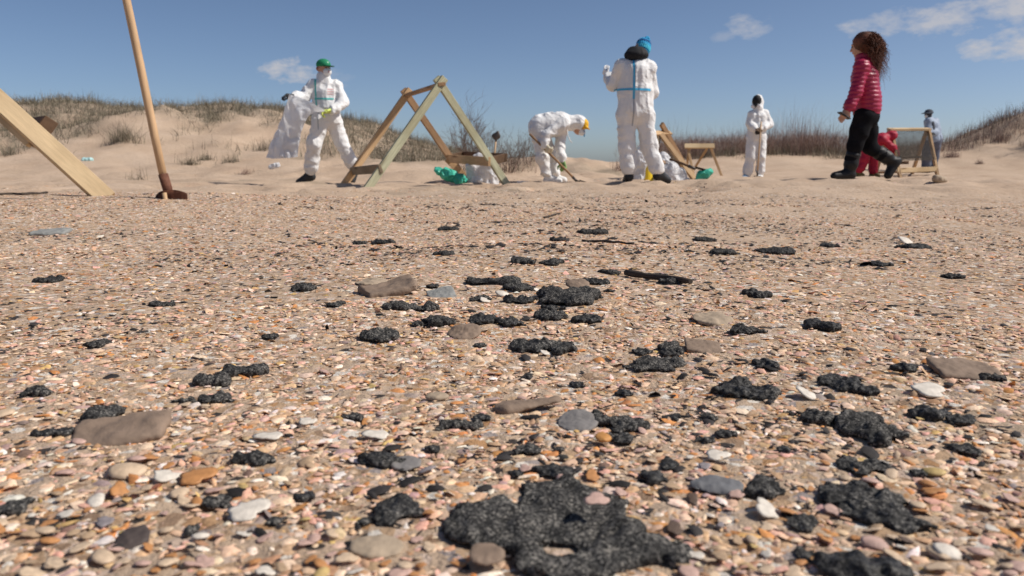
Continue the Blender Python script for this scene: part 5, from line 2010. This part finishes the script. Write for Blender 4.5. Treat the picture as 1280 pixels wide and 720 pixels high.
C.add('beanie_stripe', strip_mesh(me_, band(me_, hb - u_ * .03, u_, .022), off=.003), mat('light_blue_knit', (.07, .48, .66), .85, .15, 30), parent=hat)
b = Blob(.005, .01)
b.ell(C.P(808.5, 52, .10), (.04, .04, .038))
C.add('bobble', b.mesh('bobble', lambda V, nn: .008 * noise3(V * 70, 3) + .006 * noise3(V * 140, 4)), MATS['blue_knit'], parent=hat)
glove(C, 'L', MATS['mask_white'], (-.35, .5, .55), (.8, .2, 0), .7, -1)
glove(C, 'R', MATS['mask_white'], (-.7, .6, .0), (0, .2, -1), .7, 1)
for q in 'LR':
    s_ = shoe(C, q, M_BLACKRUB, 'shoe', .052, .02)

# ---------------------------------------------------------------- D: masked worker leaning on a shovel
D = Fig('worker in white hooded coverall and black respirator leaning on a shovel', 943, 226, 16.5)
D.set(head=(946.5, 128), neck=(947.5, 137), chest=(948, 148), pelvis=(945, 170), shL=(939.5, 144, -.02), shR=(956, 143, .02), elL=(937.5, 156, -.06), wrL=(944, 163, -.24), elR=(962.5, 156, -.02), wrR=(951, 162, -.24),
      hipL=(940.5, 174), hipR=(950, 174), knL=(938, 198, -.03), knR=(951, 198, -.03), anL=(933.5, 220, 0), anR=(950, 219.5, 0), toeL=(929, 224, -.10), toeR=(947, 224.2, -.14))
fD = (-.5, -.85, -.15)
D.add('body', body(D, fwd=fD), M_SKIN)
r_, f_, u_, M_ = frame_of(fD, (0, 0, 1))
def hoodD(b):
    b.ell(D.head - f_ * .045 + u_ * .005, (.10, .105, .125), M_, k=.03)
    b.ell(D.head + f_ * .10 - u_ * .01, (.085, .10, .105), M_, k=.015, sub=True)
    b.cap(D.neck, D.head - f_ * .05 - u_ * .04, .10, .10)
cov = suit(D, vox=.014, k=.035, disp=folds(.014, 12, 8, 33), extra=hoodD, leg=(.108, .094, .086, .064), torso=(.145, .138, .135), r=(.076, .068, .056), sh=.078)
D.add('coverall', cov, M_WHITE)
b = Blob(.009, .02)
b.ell(D.head + f_ * .03 + u_ * .015, (.092, .10, .118), M_)
D.add('balaclava', b.mesh('balaclava'), M_BLACK)
b = Blob(.008, .015)
b.ell(D.head + f_ * .098 - u_ * .055, (.055, .045, .05), M_)
mk = D.add('respirator', b.mesh('respirator'), M_BLACKRUB)
for q in (-1, 1):
    b = Blob(.006, .01)
    b.ell(D.head + f_ * .115 - u_ * .085 + r_ * q * .055, (.042, .022, .042), M_)
    D.add('filter', b.mesh('filter'), mat('filter_white', (.74, .72, .72), .6, .04, 30), parent=mk)
glove(D, 'R', M_BLACKRUB, (-.5, -.3, -.55), (-.6, .3, -.2), 1.2, 1)
glove(D, 'L', mat('glove_tan', (.35, .25, .17), .7, .1, 30), (.6, -.3, .1), (0, .2, -1), 1.2, -1)
shoe(D, 'L', mat('shoe_cover_blue', (.22, .36, .50), .6, .1, 20), 'shoe_cover', .055, .06)
shoe(D, 'R', MATS['shoe_cover_white'], 'shoe_cover', .055, .06)
o = D.root.location
shovel('thin shovel with handle upright under masked worker\'s hands', o + D.P(951.5, 153, -.30), o + D.P(946.5, 221, -.34), .016, M_HANDLE, bdir=(-.05, -.2, -1), bw=.07, bl_len=.12)

# ---------------------------------------------------------------- E: woman striding in red quilted jacket
E = Fig('woman with long curly hair striding in glossy crimson quilted jacket and black boots', 1076, 225, 9.3)
E.set(head=(1076, 59, 0), neck=(1080, 76, 0), chest=(1081, 98, 0), pelvis=(1083, 139, 0), shL=(1077, 85, -.16), shR=(1081, 85, .16), elL=(1070, 116, -.20), wrL=(1060, 138, -.22), elR=(1073, 114, .19), wrR=(1063, 134, .10),
      hipL=(1080, 148, -.09), hipR=(1084, 148, .09), knL=(1069, 182, -.07), knR=(1087, 185, .09), anL=(1061.5, 216, -.05), anR=(1117, 203, .10), toeL=(1043, 221, -.10), toeR=(1109.5, 219.5, .08))
fE = (-.84, .52, -.14)
hands = {'L': ((-.55, -.1, -.8), (.2, 1, 0), .5, 1), 'R': ((-.6, 0, -.75), (0, -1, 0), .5, 1)}
E.add('body', body(E, vox=.0085, fwd=fE, hands=hands, slim=.92), M_SKIN)
r_, f_, u_, M_ = frame_of(fE, (0, 0, 1))
M_JK = mat('crimson_quilted_nylon', (.34, .010, .055), .42, .12, 10, .006, 24, spec=.45)
def jack(b):
    b.cap(E.neck - Vector((0, 0, .05)), E.neck + Vector((-.02, 0, .03)), .085, .078)
    b.chain([E.P(1081.5, 112), E.P(1083, 125), E.P(1083.5, 136)], [.138, .142, .148], sq=((0, 1, 0), 1.22))
jk = suit(E, vox=.010, k=.035, legs=False, name='jacket', torso=(.125, .132, .148), sq=1.2, r=(.078, .066, .052), sh=.085, disp=folds(.007, 10, 8, 43, quilt=(.047, .0085)), extra=jack)
bm = bmesh.new()
bm.from_mesh(jk)
bmesh.ops.bisect_plane(bm, geom=bm.verts[:] + bm.edges[:] + bm.faces[:], plane_co=E.P(0, 139.5), plane_no=(.04, 0, -1), clear_outer=False)
bm.to_mesh(jk)
bm.free()
E.add('jacket', jk, M_JK)
M_TR = mat('black_trousers', (.009, .009, .011), .95, .3, 12, .001, 50, spec=.1)
b = Blob(.011, k=.045)
b.chain([E.P(1083, 135), E.P(1083, 147)], [.125, .135], sq=((0, 1, 0), 1.2))
for q in 'LR':
    hp, kn, an = E.J['hip' + q], E.J['kn' + q], E.J['an' + q]
    b.chain([hp, hp.lerp(kn, .5), kn], [.112, .098, .078])
    b.chain([kn, kn.lerp(an, .5), kn.lerp(an, .8)], [.076, .066, .056])
E.add('trousers', b.mesh('trousers', folds(.006, 11, 7, 5)), M_TR)
for q in 'LR':
    kn, an, to = E.J['kn' + q], E.J['an' + q], E.J['toe' + q]
    b = Blob(.008, k=.03)
    b.chain([kn.lerp(an, .38), kn.lerp(an, .7), an], [.078, .07, .056])
    if q == 'L':
        b.cap(an + Vector((.03, 0, -.035)), to, .045, .036).cap(an, to, .05, .034)
    else:
        b.cap(an + Vector((.045, 0, .005)), to + Vector((.005, 0, -.005)), .044, .038).cap(an, to, .05, .036)
    bo = E.add('boot', b.mesh('boot', folds(.004, 14, 8, 6)), mat('black_leather', (.010, .010, .011), .55, .2, 14, .002, 30))
    b = Blob(.007, k=.01)
    if q == 'L':
        b.cap(an + Vector((.045, 0, -.065)), to + Vector((-.01, 0, -.026)), .022, .016, sq=((0, 1, 0), 2.1))
    else:
        b.cap(an + Vector((.075, 0, .02)), to + Vector((.025, 0, -.03)), .018, .014, sq=((0, 1, 0), 2.3))
    E.add('sole', b.mesh('sole'), mat('sole_rubber', (.03, .026, .022), .8, .2, 30), parent=bo)
# hair: a soft mass over the skull plus hundreds of wavy locks blown to the right
b = Blob(.009, .04)
b.ell(E.head + u_ * .035 - f_ * .03, (.098, .112, .108), M_)
b.ell(E.P(1086, 64, 0), (.09, .10, .12))
b.ell(E.P(1091, 76, 0), (.085, .10, .11))
b.ell(E.P(1092, 88, 0), (.06, .085, .08))
b.ell(E.head + f_ * .10 - u_ * .03, (.075, .055, .085), M_, k=.02, sub=True)
M_HR = mat('hair_auburn', (.045, .018, .011), .55, .3, 14, .003, 60, col2=(.17, .055, .025))
hair = E.add('hair', b.mesh('hair', folds(.016, 9, 12, 9)), M_HR)
hv, hf = [], []
hr = random.Random(3)
for k in range(1500):
    th_, ph = hr.uniform(0, 6.28), hr.uniform(-.1, 1.3)
    n0 = Vector((math.cos(th_) * math.cos(ph), math.sin(th_) * math.cos(ph), math.sin(ph)))
    if n0.dot(f_) > .55 and n0.z < .6:
        continue
    p = E.head + u_ * .035 - f_ * .03 + Vector((n0.x * .108, n0.y * .098, n0.z * .105))
    tgt = E.P(hr.gauss(1097, 6), hr.gauss(90, 10), hr.gauss(0, .10))
    ln = hr.uniform(.45, 1.05)
    w = hr.uniform(.0012, .004)
    amp, fr_, ph0 = hr.uniform(.010, .026), hr.uniform(18, 40), hr.uniform(0, 6)
    ctrl = p + n0 * .09 + Vector((.10, 0, -.01))
    i0 = len(hv)
    for j in range(11):
        t = j / 10 * ln
        q_ = p * (1 - t) ** 2 + ctrl * 2 * t * (1 - t) + tgt * t * t
        q_ = q_ + Vector((math.sin(fr_ * t + ph0), math.cos(fr_ * t * 1.1 + ph0), .6 * math.sin(fr_ * t * .9))) * amp * min(1, t * 3)
        s_ = w * (1 - .7 * (j / 10) ** 2)
        for a_ in range(3):
            hv.append((q_.x + s_ * math.cos(a_ * 2.09), q_.y + s_ * math.sin(a_ * 2.09), q_.z + s_ * .5 * math.cos(a_ * 2.09 + 1)))
    for j in range(10):
        for a_ in range(3):
            x_, y_ = i0 + 3 * j + a_, i0 + 3 * j + (a_ + 1) % 3
            hf.append((x_, y_, y_ + 3, x_ + 3))
lk = E.add('hair_locks', mesh_np('hair_locks', np.array(hv), np.array(hf)), M_HR, parent=hair)
lk['kind'] = 'stuff'
for q in (-1, 1):
    b = Blob(.0045, .003)
    b.ell(E.head + f_ * .087 + r_ * q * .031 + u_ * .008, (.012, .008, .008), M_)
    E.add('eye', b.mesh('eye'), M_EYE)
# dark phone in the leading hand
ph_ = boxmesh('phone', .012, .075, .15, .004)
o = E.root.location
tag(link('phone', ph_, M_BLACKRUB, loc=o + E.P(1055, 145.5, -.24), rot=(0, R(-60), .2)), 'dark phone held low in the striding woman\'s hand', 'phone')

# ---------------------------------------------------------------- F: bending worker in red
Fg = Fig('worker in bright red overall bending behind the netted trestle', 1086, 219, 17.6)
Fg.set(head=(1115, 168), neck=(1109, 169), chest=(1103, 171), pelvis=(1088, 177), shL=(1104, 172, -.16), shR=(1104, 172, .16), elL=(1116, 182, -.14), wrL=(1121, 192, -.10), elR=(1117, 181, .2), wrR=(1122, 190, .16),
       hipL=(1085, 181, -.08), hipR=(1089, 181, .08), knL=(1080, 198, -.08), knR=(1092, 199, .1), anL=(1072.5, 213, -.06), anR=(1091.5, 213.5, .1), toeL=(1078, 217, -.10), toeR=(1097, 217, .06))
fF = (.8, -.1, -.6)
Fg.add('body', body(Fg, vox=.018, fwd=fF, up=(.6, 0, .8)), M_SKIN)
r_, f_, u_, M_ = frame_of(fF, (.6, 0, .8))
def hoodF(b):
    b.ell(Fg.head - f_ * .01 + u_ * .01, (.105, .115, .12), M_)
    b.ell(Fg.head + f_ * .12, (.06, .06, .075), M_, k=.02, sub=True)
Fg.add('overall', suit(Fg, vox=.017, name='overall', disp=folds(.014, 10, 7, 53), extra=hoodF, leg=(.105, .092, .085, .066), torso=(.14, .13, .13), r=(.075, .065, .055), sh=.08), mat('red_overall', (.36, .010, .035), .6, .08, 8, .001, 50))
for q in 'LR':
    glove(Fg, q, mat('glove_dark', (.05, .055, .06)), (.3, 0, -.9), (.6, 0, .4), .8, 1)
    shoe(Fg, q, mat('boot_olive', (.12, .09, .03), .6, .2, 20), 'boot', .06, .07)

# ---------------------------------------------------------------- G: figure in blue-grey with brimmed hat
G = Fig('person in pale blue jacket and dark brimmed hat standing behind netted trestle', 1163, 214, 22.0)
G.set(head=(1161, 142), neck=(1163, 147.5), chest=(1165, 156), pelvis=(1167, 172), shL=(1160.5, 151, -.1), shR=(1169, 151, .1), elL=(1161, 161, -.18), wrL=(1160, 167, -.26), elR=(1171.5, 161, .02), wrR=(1166, 166, -.22),
      hipL=(1162, 175), hipR=(1170, 175), knL=(1159, 194, -.05), knR=(1167, 194, .05), anL=(1157, 209.5), anR=(1166, 209.5), toeL=(1153, 212, -.06), toeR=(1162, 212.2, -.1))
fG = (-.85, -.5, -.1)
G.add('body', body(G, vox=.02, fwd=fG), M_SKIN)
r_, f_, u_, M_ = frame_of(fG, (0, 0, 1))
M_BJ = mat('pale_blue_jacket', (.30, .36, .46), .6, .12, 8, .001, 50)
G.add('jacket', suit(G, vox=.019, legs=False, name='jacket', torso=(.20, .165, .165), r=(.1, .085, .07), disp=folds(.014, 10, 7, 63)), M_BJ)
b = Blob(.019, .05)
b.cap(G.pelvis, G.pelvis - Vector((0, 0, .1)), .19, .2)
for q in 'LR':
    b.chain([G.J['hip' + q], G.J['kn' + q], G.J['an' + q]], [.15, .13, .10])
G.add('trousers', b.mesh('trousers', folds(.014, 10, 6, 9)), mat('navy_trousers', (.11, .12, .16), .8, .15, 10))
b = Blob(.012, .02)
b.ell(G.head + u_ * .06, (.105, .12, .085), M_)
b.ell(G.head + u_ * .045 + f_ * .06, (.15, .17, .016), M_)
G.add('hat', b.mesh('hat'), mat('slate_hat', (.05, .06, .08), .8, .15, 20))
b = Blob(.012, .02)
b.ell(G.head - u_ * .02 + f_ * .02, (.088, .1, .10), M_)
sc_ = G.add('face_scarf', b.mesh('face_scarf'), mat('scarf_dark', (.045, .05, .065), .8, .15, 20))
b = Blob(.008, .01)
b.ell(G.head - u_ * .035 + f_ * .105, (.045, .03, .045), M_)
G.add('face_mask', b.mesh('face_mask'), MATS['mask_white'], parent=sc_)
b = Blob(.016, .03)
b.chain([G.chest + Vector((-.10, -.10, .04)), G.pelvis + Vector((-.13, -.1, .12))], [.10, .11], sq=((0, 1, 0), 1.3))
G.add('vest', b.mesh('vest', folds(.01, 9, 7, 3)), MATS['scarf_dark'])
for q in 'LR':
    glove(G, q, mat('glove_dark', (.05, .055, .06)), (-.5, -.6, .2), (0, .2, -1), .9, 1)
    shoe(G, q, M_BLACKRUB, 'boot', .06, .08)
